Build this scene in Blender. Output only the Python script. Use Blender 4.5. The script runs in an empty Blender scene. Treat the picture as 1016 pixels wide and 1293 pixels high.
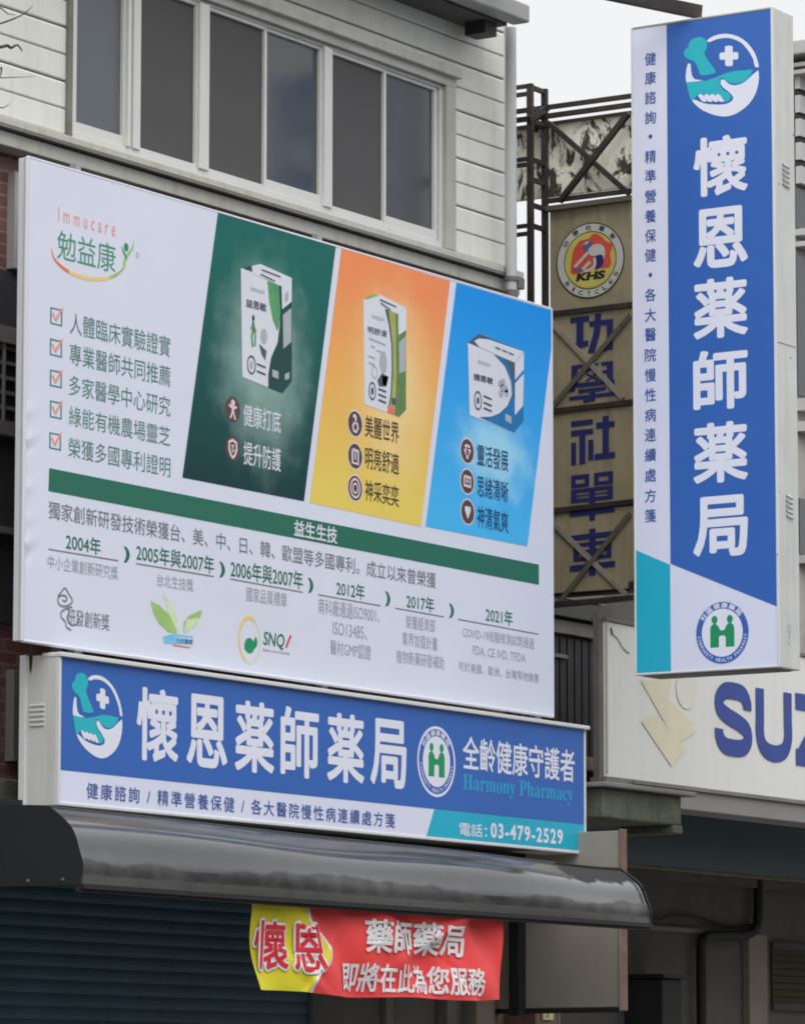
import bpy, bmesh, math, random
from mathutils import Vector, Matrix
random.seed(7)
SC = bpy.context.scene
COL = SC.collection

# ------------------------------------------------------------------ camera
F_PX, W_PX, H_PX = 5642.85, 1016.0, 1293.0
YAW, PITCH, ROLL = [math.radians(a) for a in (57.1718, 7.6047, 0.0386)]
CAM = Vector((0, 0, 1.6))
_d = Vector((math.sin(YAW)*math.cos(PITCH), math.cos(YAW)*math.cos(PITCH), math.sin(PITCH)))
_r = Vector((math.cos(YAW), -math.sin(YAW), 0)); _u = _r.cross(_d)
RIGHT = _r*math.cos(ROLL) + _u*math.sin(ROLL); UP = -_r*math.sin(ROLL) + _u*math.cos(ROLL)
cam = bpy.data.cameras.new('camera'); camo = bpy.data.objects.new('camera', cam); COL.objects.link(camo)
cam.sensor_fit = 'HORIZONTAL'; cam.sensor_width = 36; cam.lens = F_PX/W_PX*36
cam.clip_start = 0.5; cam.clip_end = 2000
camo.matrix_world = Matrix(((RIGHT.x, UP.x, -_d.x, CAM.x), (RIGHT.y, UP.y, -_d.y, CAM.y), (RIGHT.z, UP.z, -_d.z, CAM.z), (0, 0, 0, 1)))
SC.camera = camo

# ------------------------------------------------------------------ sky, sun, exposure
SUN_EL, SUN_ROT = math.radians(52), math.radians(225)
wd = bpy.data.worlds.new('World'); SC.world = wd; wd.use_nodes = True
nt = wd.node_tree; nt.nodes.clear()
N = nt.nodes.new
sky = N('ShaderNodeTexSky'); sky.sky_type = 'NISHITA'; sky.sun_disc = False
sky.sun_elevation = SUN_EL; sky.sun_rotation = SUN_ROT; sky.dust_density = 4; sky.air_density = 1
bw = N('ShaderNodeRGBToBW'); nt.links.new(sky.outputs[0], bw.inputs[0])
mx = N('ShaderNodeMix'); mx.data_type = 'RGBA'; mx.inputs[0].default_value = 0.93
nt.links.new(sky.outputs[0], mx.inputs[6]); nt.links.new(bw.outputs[0], mx.inputs[7])
# an overcast sky is evenly bright, brighter towards the zenith
ov = N('ShaderNodeMix'); ov.data_type = 'RGBA'; ov.inputs[0].default_value = 0.8
nt.links.new(mx.outputs[2], ov.inputs[6])
tc = N('ShaderNodeTexCoord'); sp = N('ShaderNodeSeparateXYZ'); nt.links.new(tc.outputs['Generated'], sp.inputs[0])
rp = N('ShaderNodeValToRGB'); rp.color_ramp.elements[0].position = 0.28; rp.color_ramp.elements[0].color = (9.6, 9.7, 9.8, 1)
rp.color_ramp.elements[1].position = 1.0; rp.color_ramp.elements[1].color = (30, 30.4, 31, 1)
nt.links.new(sp.outputs[2], rp.inputs[0]); nt.links.new(rp.outputs[0], ov.inputs[7])
bg = N('ShaderNodeBackground'); bg.inputs[1].default_value = 0.1
nt.links.new(ov.outputs[2], bg.inputs[0])
wo = N('ShaderNodeOutputWorld'); nt.links.new(bg.outputs[0], wo.inputs[0])
sun = bpy.data.lights.new('sun', 'SUN'); sun.energy = 0.9; sun.angle = math.radians(40); sun.color = (1, 0.97, 0.93)
so = bpy.data.objects.new('sun', sun); COL.objects.link(so)
so.rotation_euler = (math.radians(90)-SUN_EL, 0, math.radians(-45)); so.location = (5, -20, 40)
SC.view_settings.view_transform = 'Standard'; SC.view_settings.look = 'None'
SC.view_settings.exposure = 0.13; SC.view_settings.gamma = 1
SC.render.engine = 'CYCLES'; SC.cycles.max_bounces = 8; SC.cycles.filter_width = 1.9

# ------------------------------------------------------------------ rays and planes
def ray(x, y): return RIGHT*((x-W_PX/2)/F_PX) - UP*((y-H_PX/2)/F_PX) + _d
def onY(x, y, Y): v = ray(x, y); return CAM + v*((Y-CAM.y)/v.y)
def onX(x, y, X): v = ray(x, y); return CAM + v*((X-CAM.x)/v.x)

class Face:
    """A flat sign face. kind 'Y': faces the street (-Y), u=+X. kind 'X': faces -X, u=-Y."""
    def __init__(s, kind, val, warp=None): s.k, s.v, s.warp = kind, val, warp
    def uv(s, px):
        p = onY(px[0], px[1], s.v) if s.k == 'Y' else onX(px[0], px[1], s.v)
        return (p.x, p.z) if s.k == 'Y' else (-p.y, p.z)
    def pt(s, u, v, h=0.0):
        h *= .35
        if s.warp: h = h + s.warp(u, v)
        return Vector((u, s.v-h, v)) if s.k == 'Y' else Vector((s.v-h, -u, v))

# ------------------------------------------------------------------ materials
MATS = {}
def lin(c): return tuple(((v/255)/12.92 if v/255 <= .04045 else ((v/255+.055)/1.055)**2.4) for v in c)
def S(r, g, b, k=1.32):  # a colour as seen in flat overcast light -> base colour
    return tuple(min(.86, v*k) for v in lin((r, g, b)))
def mat(name, col, rough=.6, var=.12, scale=2.5, bump=0.0, bscale=40, metal=0, spec=.3, streak=0.0, streak_col=None, dirt=0.0, dirt_col=(.05, .045, .035), dscale=3.0, coat=0):
    m = bpy.data.materials.new(name); m.use_nodes = True; t = m.node_tree; b = t.nodes['Principled BSDF']
    b.inputs['Roughness'].default_value = rough; b.inputs['Metallic'].default_value = metal
    b.inputs['Specular IOR Level'].default_value = spec; b.inputs['Coat Weight'].default_value = coat
    t_c = t.nodes.new('ShaderNodeTexCoord')
    cur = None
    n = t.nodes.new('ShaderNodeTexNoise'); n.inputs['Scale'].default_value = scale; n.inputs['Detail'].default_value = 6; n.inputs['Roughness'].default_value = .65
    t.links.new(t_c.outputs['Object'], n.inputs['Vector'])
    mr = t.nodes.new('ShaderNodeMapRange'); mr.inputs[1].default_value = .3; mr.inputs[2].default_value = .7
    mr.inputs[3].default_value = 1-var; mr.inputs[4].default_value = 1+var*.6
    t.links.new(n.outputs[0], mr.inputs[0])
    mul = t.nodes.new('ShaderNodeMix'); mul.data_type = 'RGBA'; mul.blend_type = 'MULTIPLY'; mul.inputs[0].default_value = 1
    mul.inputs[6].default_value = (*col, 1); t.links.new(mr.outputs[0], mul.inputs[7]); cur = mul.outputs[2]
    def layer(vec_scale, sc, lo, hi, amt, c2, cur):
        mp = t.nodes.new('ShaderNodeMapping'); mp.inputs['Scale'].default_value = vec_scale
        t.links.new(t_c.outputs['Object'], mp.inputs[0])
        q = t.nodes.new('ShaderNodeTexNoise'); q.inputs['Scale'].default_value = sc; q.inputs['Detail'].default_value = 8; q.inputs['Roughness'].default_value = .7
        t.links.new(mp.outputs[0], q.inputs['Vector'])
        r = t.nodes.new('ShaderNodeMapRange'); r.inputs[1].default_value = lo; r.inputs[2].default_value = hi; r.inputs[3].default_value = 0; r.inputs[4].default_value = amt
        t.links.new(q.outputs[0], r.inputs[0])
        x = t.nodes.new('ShaderNodeMix'); x.data_type = 'RGBA'; t.links.new(r.outputs[0], x.inputs[0]); t.links.new(cur, x.inputs[6]); x.inputs[7].default_value = (*c2, 1)
        return x.outputs[2]
    if streak: cur = layer((9, 9, .6), 1.6, .48, .75, streak, streak_col or dirt_col, cur)
    if dirt: cur = layer((1, 1, 1), dscale, .48, .72, dirt, dirt_col, cur)
    t.links.new(cur, b.inputs['Base Color'])
    if bump:
        q = t.nodes.new('ShaderNodeTexNoise'); q.inputs['Scale'].default_value = bscale; q.inputs['Detail'].default_value = 4
        t.links.new(t_c.outputs['Object'], q.inputs['Vector'])
        bp = t.nodes.new('ShaderNodeBump'); bp.inputs['Strength'].default_value = bump; bp.inputs['Distance'].default_value = .02
        t.links.new(q.outputs[0], bp.inputs['Height']); t.links.new(bp.outputs[0], b.inputs['Normal'])
    MATS[name] = m; return m

def printed(name, top, bot, zt, zb, glow=None, mottled=.25):
    """Printed artwork: two-colour ramp down the panel and a soft pale halo behind the pictured carton.
    glow = (x, z, rx, rz, colour, amount), in the root's own coordinates."""
    m = bpy.data.materials.new(name); m.use_nodes = True; t = m.node_tree; b = t.nodes['Principled BSDF']
    b.inputs['Roughness'].default_value = .6; b.inputs['Specular IOR Level'].default_value = .18
    c = t.nodes.new('ShaderNodeTexCoord'); s = t.nodes.new('ShaderNodeSeparateXYZ'); t.links.new(c.outputs['Object'], s.inputs[0])
    r = t.nodes.new('ShaderNodeMapRange'); r.inputs[1].default_value = zb; r.inputs[2].default_value = zt; t.links.new(s.outputs[2], r.inputs[0])
    x = t.nodes.new('ShaderNodeMix'); x.data_type = 'RGBA'; x.inputs[6].default_value = (*bot, 1); x.inputs[7].default_value = (*top, 1); t.links.new(r.outputs[0], x.inputs[0])
    out = x.outputs[2]
    if glow:
        gx, gz, rx, rz, gc, ga = glow
        v = t.nodes.new('ShaderNodeCombineXYZ')
        for k, (so_, g, rr) in enumerate(((0, gx, rx), (2, gz, rz))):
            a = t.nodes.new('ShaderNodeMath'); a.operation = 'SUBTRACT'; t.links.new(s.outputs[so_], a.inputs[0]); a.inputs[1].default_value = g
            d = t.nodes.new('ShaderNodeMath'); d.operation = 'DIVIDE'; t.links.new(a.outputs[0], d.inputs[0]); d.inputs[1].default_value = rr
            t.links.new(d.outputs[0], v.inputs[k])
        ln = t.nodes.new('ShaderNodeVectorMath'); ln.operation = 'LENGTH'; t.links.new(v.outputs[0], ln.inputs[0])
        n = t.nodes.new('ShaderNodeTexNoise'); n.inputs['Scale'].default_value = 6; n.inputs['Detail'].default_value = 5; t.links.new(c.outputs['Object'], n.inputs['Vector'])
        sc_ = t.nodes.new('ShaderNodeMath'); sc_.operation = 'MULTIPLY_ADD'; t.links.new(n.outputs[0], sc_.inputs[0]); sc_.inputs[1].default_value = mottled*2; sc_.inputs[2].default_value = -mottled
        ad = t.nodes.new('ShaderNodeMath'); ad.operation = 'ADD'; t.links.new(ln.outputs['Value'], ad.inputs[0]); t.links.new(sc_.outputs[0], ad.inputs[1])
        rr_ = t.nodes.new('ShaderNodeMapRange'); rr_.interpolation_type = 'SMOOTHSTEP'; rr_.inputs[1].default_value = .15; rr_.inputs[2].default_value = 1.05; rr_.inputs[3].default_value = ga; rr_.inputs[4].default_value = 0
        t.links.new(ad.outputs[0], rr_.inputs[0])
        y = t.nodes.new('ShaderNodeMix'); y.data_type = 'RGBA'; t.links.new(rr_.outputs[0], y.inputs[0]); t.links.new(out, y.inputs[6]); y.inputs[7].default_value = (*gc, 1)
        out = y.outputs[2]
    t.links.new(out, b.inputs['Base Color']); return m

def brick_mat(name, c1, c2, mortar, bw_, bh):
    m = bpy.data.materials.new(name); m.use_nodes = True; t = m.node_tree; b = t.nodes['Principled BSDF']
    c = t.nodes.new('ShaderNodeTexCoord'); mp = t.nodes.new('ShaderNodeMapping'); mp.inputs['Rotation'].default_value = (math.radians(90), 0, 0)
    t.links.new(c.outputs['Object'], mp.inputs[0])
    br = t.nodes.new('ShaderNodeTexBrick'); br.inputs['Scale'].default_value = 1; br.inputs['Brick Width'].default_value = bw_; br.inputs['Row Height'].default_value = bh
    br.inputs['Mortar Size'].default_value = .006; br.inputs['Color1'].default_value = (*c1, 1); br.inputs['Color2'].default_value = (*c2, 1); br.inputs['Mortar'].default_value = (*mortar, 1)
    t.links.new(mp.outputs[0], br.inputs[0]); t.links.new(br.outputs[0], b.inputs['Base Color']); b.inputs['Roughness'].default_value = .45
    bp = t.nodes.new('ShaderNodeBump'); bp.inputs['Strength'].default_value = .4; bp.inputs['Distance'].default_value = .004; bp.invert = True
    t.links.new(br.outputs[1], bp.inputs['Height']); t.links.new(bp.outputs[0], b.inputs['Normal']); return m

def mottled_mat(name):
    """White sheet peeling into black rust patches."""
    m = mat(name, (.86, .85, .72), .8, .12, 3)
    t = m.node_tree; b = t.nodes['Principled BSDF']; src = b.inputs['Base Color'].links[0].from_socket
    c = t.nodes.new('ShaderNodeTexCoord')
    mp = t.nodes.new('ShaderNodeMapping'); mp.inputs['Scale'].default_value = (1, 1.6, 1); t.links.new(c.outputs['Object'], mp.inputs[0])
    cur = src
    for sc, lo, hi, col, dist in ((2.8, .56, .64, (.15, .13, .095), .8), (5.0, .50, .55, (.06, .055, .045), .9), (14, .60, .70, (.42, .34, .2), .5)):
        n = t.nodes.new('ShaderNodeTexNoise'); n.inputs['Scale'].default_value = sc; n.inputs['Detail'].default_value = 8; n.inputs['Roughness'].default_value = .68; n.inputs['Distortion'].default_value = dist
        t.links.new(mp.outputs[0], n.inputs['Vector'])
        r = t.nodes.new('ShaderNodeMapRange'); r.inputs[1].default_value = lo; r.inputs[2].default_value = hi; t.links.new(n.outputs[0], r.inputs[0])
        x = t.nodes.new('ShaderNodeMix'); x.data_type = 'RGBA'; t.links.new(r.outputs[0], x.inputs[0]); t.links.new(cur, x.inputs[6]); x.inputs[7].default_value = (*col, 1); cur = x.outputs[2]
    t.links.new(cur, b.inputs['Base Color']); return m

VINYL = mat('white_vinyl', (.69, .72, .84), .5, .035, 1.2, bump=.10, bscale=3.2)
VINYL_EDGE = mat('vinyl_edge', (.66, .67, .72), .5, .05, 2)
LAV = mat('lavender_film', (.71, .73, .88), .4, .03, 1)
BLUE = mat('blue_film', S(46, 89, 160), .4, .05, 1.5)
TEAL = mat('teal_film', S(28, 152, 178), .4, .05, 1.5)
TEALINK = mat('teal_ink', S(36, 160, 172), .45, .03)
PHARMINK = mat('blue_teal_ink', S(38, 142, 184), .45, .03)
WHITEINK = mat('white_ink', (.76, .775, .88), .45, .02)
NAVYINK = mat('navy_ink', S(48, 76, 140), .45, .05)
RING = mat('ring_blue', S(52, 88, 160), .45, .05)
LOGOGREEN = mat('logo_green', S(58, 130, 104), .45, .05)
HGREEN = mat('figure_green', S(25, 128, 84), .45, .05)
ALU = mat('sign_aluminium', (.60, .61, .59), .5, .1, 2, streak=.25, streak_col=(.25, .25, .2))
ALUEDGE = mat('edge_profile', (.66, .67, .67), .35, .05)
DGREEN = mat('dark_green_ink', S(30, 94, 76), .5, .04)
GREENTXT = mat('green_text_ink', S(70, 112, 106), .5, .04)
GREYTXT = mat('grey_text_ink', S(104, 104, 112), .5, .04)
PALETXT = mat('pale_grey_text_ink', S(136, 138, 148), .5, .04)
PALEORANGE = mat('pale_orange_ink', S(212, 132, 112), .5, .04)
ORANGEINK = mat('orange_ink', S(206, 104, 74), .5, .04)
BROWN = mat('brown_disc', S(76, 56, 56), .5, .05)
DKBROWN = mat('dark_brown_ink', S(66, 58, 42), .5, .05)
DKBLUE = mat('dark_blue_ink', S(22, 60, 104), .5, .05)
ICONPALE = mat('pale_icon_ink', S(196, 180, 184), .5, .04)
PICWHITE = mat('carton_white', S(190, 193, 202), .5, .04)
PICGREY = mat('carton_grey', S(150, 156, 162), .5, .05)
PICDG = mat('carton_dark_green', S(22, 62, 58), .5, .05)
PICMG = mat('carton_mid_green', S(74, 142, 92), .5, .2, 8)
PICYG = mat('carton_yellow_green', S(150, 156, 84), .5, .2, 8)
PICOG = mat('carton_olive', S(88, 118, 68), .5, .2, 8)
PICBL = mat('carton_blue', S(22, 104, 160), .5, .15, 8)
PICDK = mat('carton_dark', S(70, 76, 88), .5, .1)
LEAFY = mat('leaf_ink', S(140, 176, 104), .5, .2, 10)
LEAFL = mat('pale_leaf_ink', S(186, 200, 160), .5, .15, 10)
SKYINK = mat('pale_blue_ink', S(110, 176, 220), .5, .15, 10)
YELLOWINK = mat('yellow_ink', S(206, 180, 110), .5, .05)
REDINK = mat('red_ink', S(190, 60, 66), .5, .05)
SIDING = mat('white_cladding', (.74, .745, .69), .55, .07, 1.5, streak=.3, streak_col=(.44, .43, .35), dirt=.22, dirt_col=(.36, .35, .26), dscale=1.1)
WINFRAME = mat('window_aluminium', (.64, .64, .615), .4, .05)
WINDARK = mat('window_surround', (.42, .415, .37), .5, .1, 4, dirt=.2)
SCREEN = mat('insect_screen', (.088, .084, .086), .8, .04)
GLASS = mat('window_glass', (.062, .07, .078), .13, .1, 1.5, bump=.10, bscale=2.5, spec=.6)
GLASSM = mat('frosted_glass', (.115, .13, .145), .35, .06, 2)
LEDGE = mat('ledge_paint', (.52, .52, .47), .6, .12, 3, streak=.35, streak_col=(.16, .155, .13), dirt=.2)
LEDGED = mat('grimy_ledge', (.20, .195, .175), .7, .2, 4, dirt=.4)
PIPEM = mat('downpipe_pvc', (.50, .50, .51), .4, .06, 2, streak=.2, streak_col=(.25, .25, .24))
GUTTER = mat('gutter_metal', (.33, .33, .32), .4, .08, 2)
SOFFIT = mat('soffit_dark', (.09, .09, .085), .8, .1)
BRICK = brick_mat('maroon_brick', (.17, .075, .070), (.13, .060, .058), (.22, .15, .14), .22, .062)
DARKWALL = mat('dark_wall', (.035, .035, .038), .7, .2, 3)
STEEL = mat('dark_steel', (.035, .030, .027), .6, .3, 8, dirt=.4, dirt_col=(.10, .06, .04), dscale=8)
PALEST = mat('pale_weathered_steel', (.30, .27, .22), .8, .3, 9, dirt=.3)
DUSTY = mat('dusty_steel', (.13, .115, .09), .8, .35, 9, dirt=.5, dirt_col=(.04, .035, .03), dscale=9)
GREYSTEEL = mat('grey_steel', (.16, .155, .15), .5, .2, 6)
KHSPANEL = mat('tan_sign_panel', S(136, 127, 103, 1.45), .7, .18, 2.5, streak=.45, streak_col=(.11, .095, .065), dirt=.4, dirt_col=(.13, .115, .08))
KHSNAVY = mat('old_navy_paint', S(34, 38, 92), .6, .15, 6)
KHSWHITE = mat('old_white_paint', S(172, 172, 166), .6, .08, 5)
KHSYEL = mat('old_yellow_paint', S(176, 166, 84), .6, .12, 6)
KHSRED = mat('old_red_paint', S(186, 72, 56), .6, .15, 8)
KHSBLK = mat('old_black_paint', (.02, .02, .02), .6, .1)
KHSPUR = mat('old_purple_paint', S(84, 82, 130), .6, .1)
MOTTLE = mottled_mat('peeling_sheet')
SUZW = mat('white_sheet', (.74, .745, .715), .55, .04, 1.5, streak=.16, streak_col=(.40, .39, .33), dirt=.05, dirt_col=(.3, .28, .22))
SUZN = mat('navy_letter', S(48, 66, 132), .5, .12, 5)
SUZY2 = mat('fainter_yellow', (.73, .72, .64), .6, .06)
SUZY = mat('faded_yellow', (.74, .69, .51), .6, .08, 3, streak=.2, streak_col=(.56, .54, .46))
MOSS = mat('mossy_concrete', (.12, .13, .10), .9, .3, 5, bump=.5, bscale=30, streak=.55, streak_col=(.045, .055, .035), dirt=.4, dirt_col=(.06, .07, .04))
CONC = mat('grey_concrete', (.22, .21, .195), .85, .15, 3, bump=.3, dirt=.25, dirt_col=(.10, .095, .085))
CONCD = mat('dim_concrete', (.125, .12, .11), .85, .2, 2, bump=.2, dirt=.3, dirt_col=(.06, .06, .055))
BEAMD = mat('dim_frame', (.075, .073, .07), .7, .15, 3)
BEAM = mat('grey_beam', (.26, .25, .235), .7, .12, 3, dirt=.15)
TEALBOARD = mat('dark_teal_board', (.025, .044, .054), .6, .15, 2)
TIMBER = mat('stained_timber', (.26, .20, .13), .75, .3, 9, dirt=.3)
PILAST = mat('beige_pilaster', (.25, .215, .17), .7, .15, 3)
BLACKPVC = mat('black_pipe', (.02, .02, .022), .5, .1)
SHUTTER = mat('teal_shutter', (.034, .085, .125), .55, .25, 1.6, streak=.45, streak_col=(.022, .05, .065), dirt=.3, dirt_col=(.05, .07, .08))
AWN = mat('smoked_canopy', (.034, .034, .038), .17, .08, 2, bump=.015, bscale=2.2, spec=.6, coat=.3, streak=.25, streak_col=(.085, .083, .08))
AWNEND = mat('dark_end_panel', (.020, .021, .024), .5, .1, 3)
AWNREFL = mat('canopy_reflection_edge', (.085, .083, .08), .55, .35, 5, dirt=.5, dirt_col=(.03, .03, .03), dscale=5)  # lowest canopy strip, its dull tone painting the dark street reflection
BEIGE = mat('beige_board', (.30, .275, .235), .7, .1, 2, streak=.2, streak_col=(.2, .18, .15))
RUST = mat('rusty_edge', (.19, .12, .085), .7, .3, 10)
BRED = mat('red_cloth', S(218, 62, 62, 1.5), .6, .06, 3)
BYEL = mat('yellow_cloth', S(182, 173, 38, 1.4), .6, .06, 3)
BWHT = mat('white_cloth_ink', (.76, .76, .78), .6, .04)
BDRED = mat('crimson_cloth_ink', S(184, 36, 46, 1.3), .6, .05)
BARK = mat('twig_bark', (.07, .06, .05), .9, .2, 8)
ASPH = mat('asphalt', (.055, .055, .056), .9, .2, 6, bump=.4, bscale=80)
PAVE = mat('pavement_tiles', (.26, .25, .24), .85, .15, 5)
EARTH = mat('ground_earth', (.16, .15, .13), .95, .2, 1)
OPP1 = mat('opposite_render', (.14, .14, .135), .8, .1, 1)
OPP2 = mat('opposite_tile', (.12, .095, .085), .7, .1, 1)
ROOFT = mat('grey_roof_sheet', (.50, .50, .49), .5, .1, 2)
FARW = mat('far_wall', (.40, .39, .36), .8, .12, 2, dirt=.3)
LABEL = mat('yellow_label', (.62, .55, .30), .6, .1)

# ------------------------------------------------------------------ objects and meshes
def tag(o, label=None, cat=None, group=None, kind=None):
    for k, v in (('label', label), ('category', cat), ('group', group), ('kind', kind)):
        if v: o[k] = v
    return o
def thing(name, loc, label, cat, group=None):
    o = bpy.data.objects.new(name, None); COL.objects.link(o); o.location = loc; o.empty_display_size = .2
    return tag(o, label, cat, group)
def root_loc(o):
    v = Vector((0, 0, 0))
    while o: v += o.location; o = o.parent
    return v

class MB:
    def __init__(s): s.v, s.f, s.m, s.sm, s.mats = [], [], [], [], []
    def mi(s, m):
        if m not in s.mats: s.mats.append(m)
        return s.mats.index(m)
    def face(s, pts, m, smooth=False):
        b = len(s.v); s.v += [Vector(p) for p in pts]; s.f.append(tuple(range(b, b+len(pts)))); s.m.append(s.mi(m)); s.sm.append(smooth)
    def mesh(s, vs, fs, m, smooth=False):
        b = len(s.v); s.v += [Vector(p) for p in vs]; k = s.mi(m)
        for f in fs: s.f.append(tuple(i+b for i in f)); s.m.append(k); s.sm.append(smooth)
    def box(s, a, b, m, bev=0.0):
        x0, x1 = sorted((a[0], b[0])); y0, y1 = sorted((a[1], b[1])); z0, z1 = sorted((a[2], b[2]))
        if bev:
            bm = bmesh.new(); bmesh.ops.create_cube(bm, size=1)
            for v in bm.verts: v.co = Vector(((x0+x1)/2+v.co.x*(x1-x0), (y0+y1)/2+v.co.y*(y1-y0), (z0+z1)/2+v.co.z*(z1-z0)))
            bmesh.ops.bevel(bm, geom=list(bm.edges), offset=bev, segments=2, affect='EDGES', profile=.5)
            bm.verts.index_update(); s.mesh([v.co.copy() for v in bm.verts], [[v.index for v in f.verts] for f in bm.faces], m); bm.free(); return
        vs = [(x, y, z) for x in (x0, x1) for y in (y0, y1) for z in (z0, z1)]
        s.mesh(vs, [(0, 1, 3, 2), (4, 6, 7, 5), (0, 4, 5, 1), (2, 3, 7, 6), (0, 2, 6, 4), (1, 5, 7, 3)], m)
    def bar(s, p, q, w, h, m, upv=(0, 0, 1)):
        p, q = Vector(p), Vector(q); d = (q-p).normalized(); upv = Vector(upv)
        if abs(d.dot(upv)) > .98: upv = Vector((1, 0, 0))
        r = d.cross(upv).normalized()*w/2; u = r.cross(d).normalized()*h/2
        vs = [p+a*r+b*u for a, b in ((-1, -1), (1, -1), (1, 1), (-1, 1))] + [q+a*r+b*u for a, b in ((-1, -1), (1, -1), (1, 1), (-1, 1))]
        s.mesh(vs, [(3, 2, 1, 0), (4, 5, 6, 7), (0, 1, 5, 4), (1, 2, 6, 5), (2, 3, 7, 6), (3, 0, 4, 7)], m)
    def tube(s, pts, rad, m, n=12):
        pts = [Vector(p) for p in pts]; rings = []
        rads = rad if isinstance(rad, (list, tuple)) else [rad]*len(pts)
        for i, p in enumerate(pts):
            d = (pts[min(i+1, len(pts)-1)]-pts[max(i-1, 0)]).normalized()
            a = Vector((0, 0, 1)) if abs(d.z) < .9 else Vector((0, 1, 0))
            r = d.cross(a).normalized(); u = r.cross(d)
            rings.append([p+(r*math.cos(2*math.pi*k/n)+u*math.sin(2*math.pi*k/n))*rads[i] for k in range(n)])
        vs = [v for R_ in rings for v in R_]; fs = []
        for i in range(len(pts)-1):
            for k in range(n): fs.append((i*n+k, i*n+(k+1) % n, (i+1)*n+(k+1) % n, (i+1)*n+k))
        s.mesh(vs, fs, m, True); s.face(rings[0][::-1], m); s.face(rings[-1], m)
    def build(s, name, parent=None):
        me = bpy.data.meshes.new(name); L = root_loc(parent) if parent else Vector((0, 0, 0))
        me.from_pydata([v-L for v in s.v], [], s.f)
        for m in s.mats: me.materials.append(m)
        me.polygons.foreach_set('material_index', s.m); me.polygons.foreach_set('use_smooth', s.sm); me.update()
        o = bpy.data.objects.new(name, me); COL.objects.link(o)
        if parent: o.parent = parent
        return o
def struct(name, mb): o = mb.build(name); o['kind'] = 'structure'; return o

# ------------------------------------------------------------------ flat print: polygons, strokes, lettering
_gl = {}
def glyphs(body, bold=0.0, space=1.0):
    key = (body, bold, space)
    if key not in _gl:
        c = bpy.data.curves.new('t', 'FONT'); c.body = body; c.offset = bold; c.space_character = space; c.resolution_u = 3; c.fill_mode = 'FRONT'
        o = bpy.data.objects.new('t', c); COL.objects.link(o)
        dg = bpy.context.evaluated_depsgraph_get(); me = bpy.data.meshes.new_from_object(o.evaluated_get(dg))
        _gl[key] = ([(v.co.x, v.co.y) for v in me.vertices], [tuple(p.vertices) for p in me.polygons])
        bpy.data.objects.remove(o); bpy.data.curves.remove(c); bpy.data.meshes.remove(me)
    return _gl[key]
def put(mb, F, body, u0, v0, u1, v1, m, h, bold=0.0, space=1.0, fat=0.0, slant=0.0, rot=None):
    """Lettering fitted to the rectangle u0,v0-u1,v1 on face F; fat = extra rounded stroke in glyph heights."""
    cjk = any(ord(c_) > 0x2e80 for c_ in body)
    if cjk and bold: fat, bold = max(fat, bold*.8), 0.0
    vs, fs = glyphs(body, bold, space)
    xs = [p[0] for p in vs]; ys = [p[1] for p in vs]; x0, x1, y0, y1 = min(xs), max(xs), min(ys), max(ys)
    su, sv = (u1-u0)/(x1-x0), (v1-v0)/(y1-y0)
    offs = [(0, 0)]
    k_ = 12 if fat > .015 else 6
    if fat: offs = [(math.cos(a*2*math.pi/k_)*fat, math.sin(a*2*math.pi/k_)*fat) for a in range(k_)] + [(0, 0)]
    for k, (ox, oy) in enumerate(offs):
        P = []
        for x, y in vs:
            u, v = u0+(x-x0+ox)*su, v0+(y-y0+oy)*sv
            u += slant*(v-v0)
            if rot: cu, cv, a = rot; u, v = cu+(u-cu)*math.cos(a)-(v-cv)*math.sin(a), cv+(u-cu)*math.sin(a)+(v-cv)*math.cos(a)
            P.append(F.pt(u, v, h+k*.00012))
        mb.mesh(P, fs, m)
def txt(mb, F, body, bl, tr, m, h, **kw):
    a, b = F.uv(bl), F.uv(tr); put(mb, F, body, a[0], a[1], b[0], b[1], m, h, **kw)
def polyuv(mb, F, pts, m, h):
    from mathutils.geometry import tessellate_polygon
    vs = [F.pt(u, v, h) for u, v in pts]
    tr = tessellate_polygon([[Vector((u, v, 0)) for u, v in pts]])
    if len(pts) <= 4: mb.face(vs, m)
    else: mb.mesh(vs, [tuple(t) for t in tr], m)
def poly(mb, F, pts, m, h): polyuv(mb, F, [F.uv(p) for p in pts], m, h)
def ell(mb, F, c, ru, rv, m, h, n=40): polyuv(mb, F, [(c[0]+ru*math.cos(2*math.pi*k/n), c[1]+rv*math.sin(2*math.pi*k/n)) for k in range(n)], m, h)
def ring(mb, F, c, ru, rv, t, m, h, a0=0, a1=360, n=48):
    for k in range(n):
        a, b = [math.radians(a0+(a1-a0)*(k+j)/n) for j in (0, 1)]
        mb.face([F.pt(c[0]+ru*q*math.cos(w), c[1]+rv*q*math.sin(w), h) for w, q in ((a, 1), (b, 1), (b, 1-t), (a, 1-t))], m)
def stroke(mb, F, pts, w, m, h, px=True):
    P = [Vector(F.uv(p)) if px else Vector(p) for p in pts]; L, R_ = [], []
    for i, p in enumerate(P):
        d = (P[min(i+1, len(P)-1)]-P[max(i-1, 0)]).normalized(); n = Vector((-d.y, d.x))
        ww = w[i] if isinstance(w, (list, tuple)) else w
        L.append(p+n*ww/2); R_.append(p-n*ww/2)
    for i in range(len(P)-1): mb.face([F.pt(*q, h) for q in (L[i], L[i+1], R_[i+1], R_[i])], m)
def smooth(pts, k=3):
    pts = [Vector(p) for p in pts]; out = []
    for i in range(len(pts)-1):
        p0, p1, p2, p3 = pts[max(i-1, 0)], pts[i], pts[i+1], pts[min(i+2, len(pts)-1)]
        for j in range(k):
            t = j/k; out.append(.5*((2*p1)+(p2-p0)*t+(2*p0-5*p1+4*p2-p3)*t*t+(3*p1-p0-3*p2+p3)*t**3))
    return out+[pts[-1]]
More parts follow.
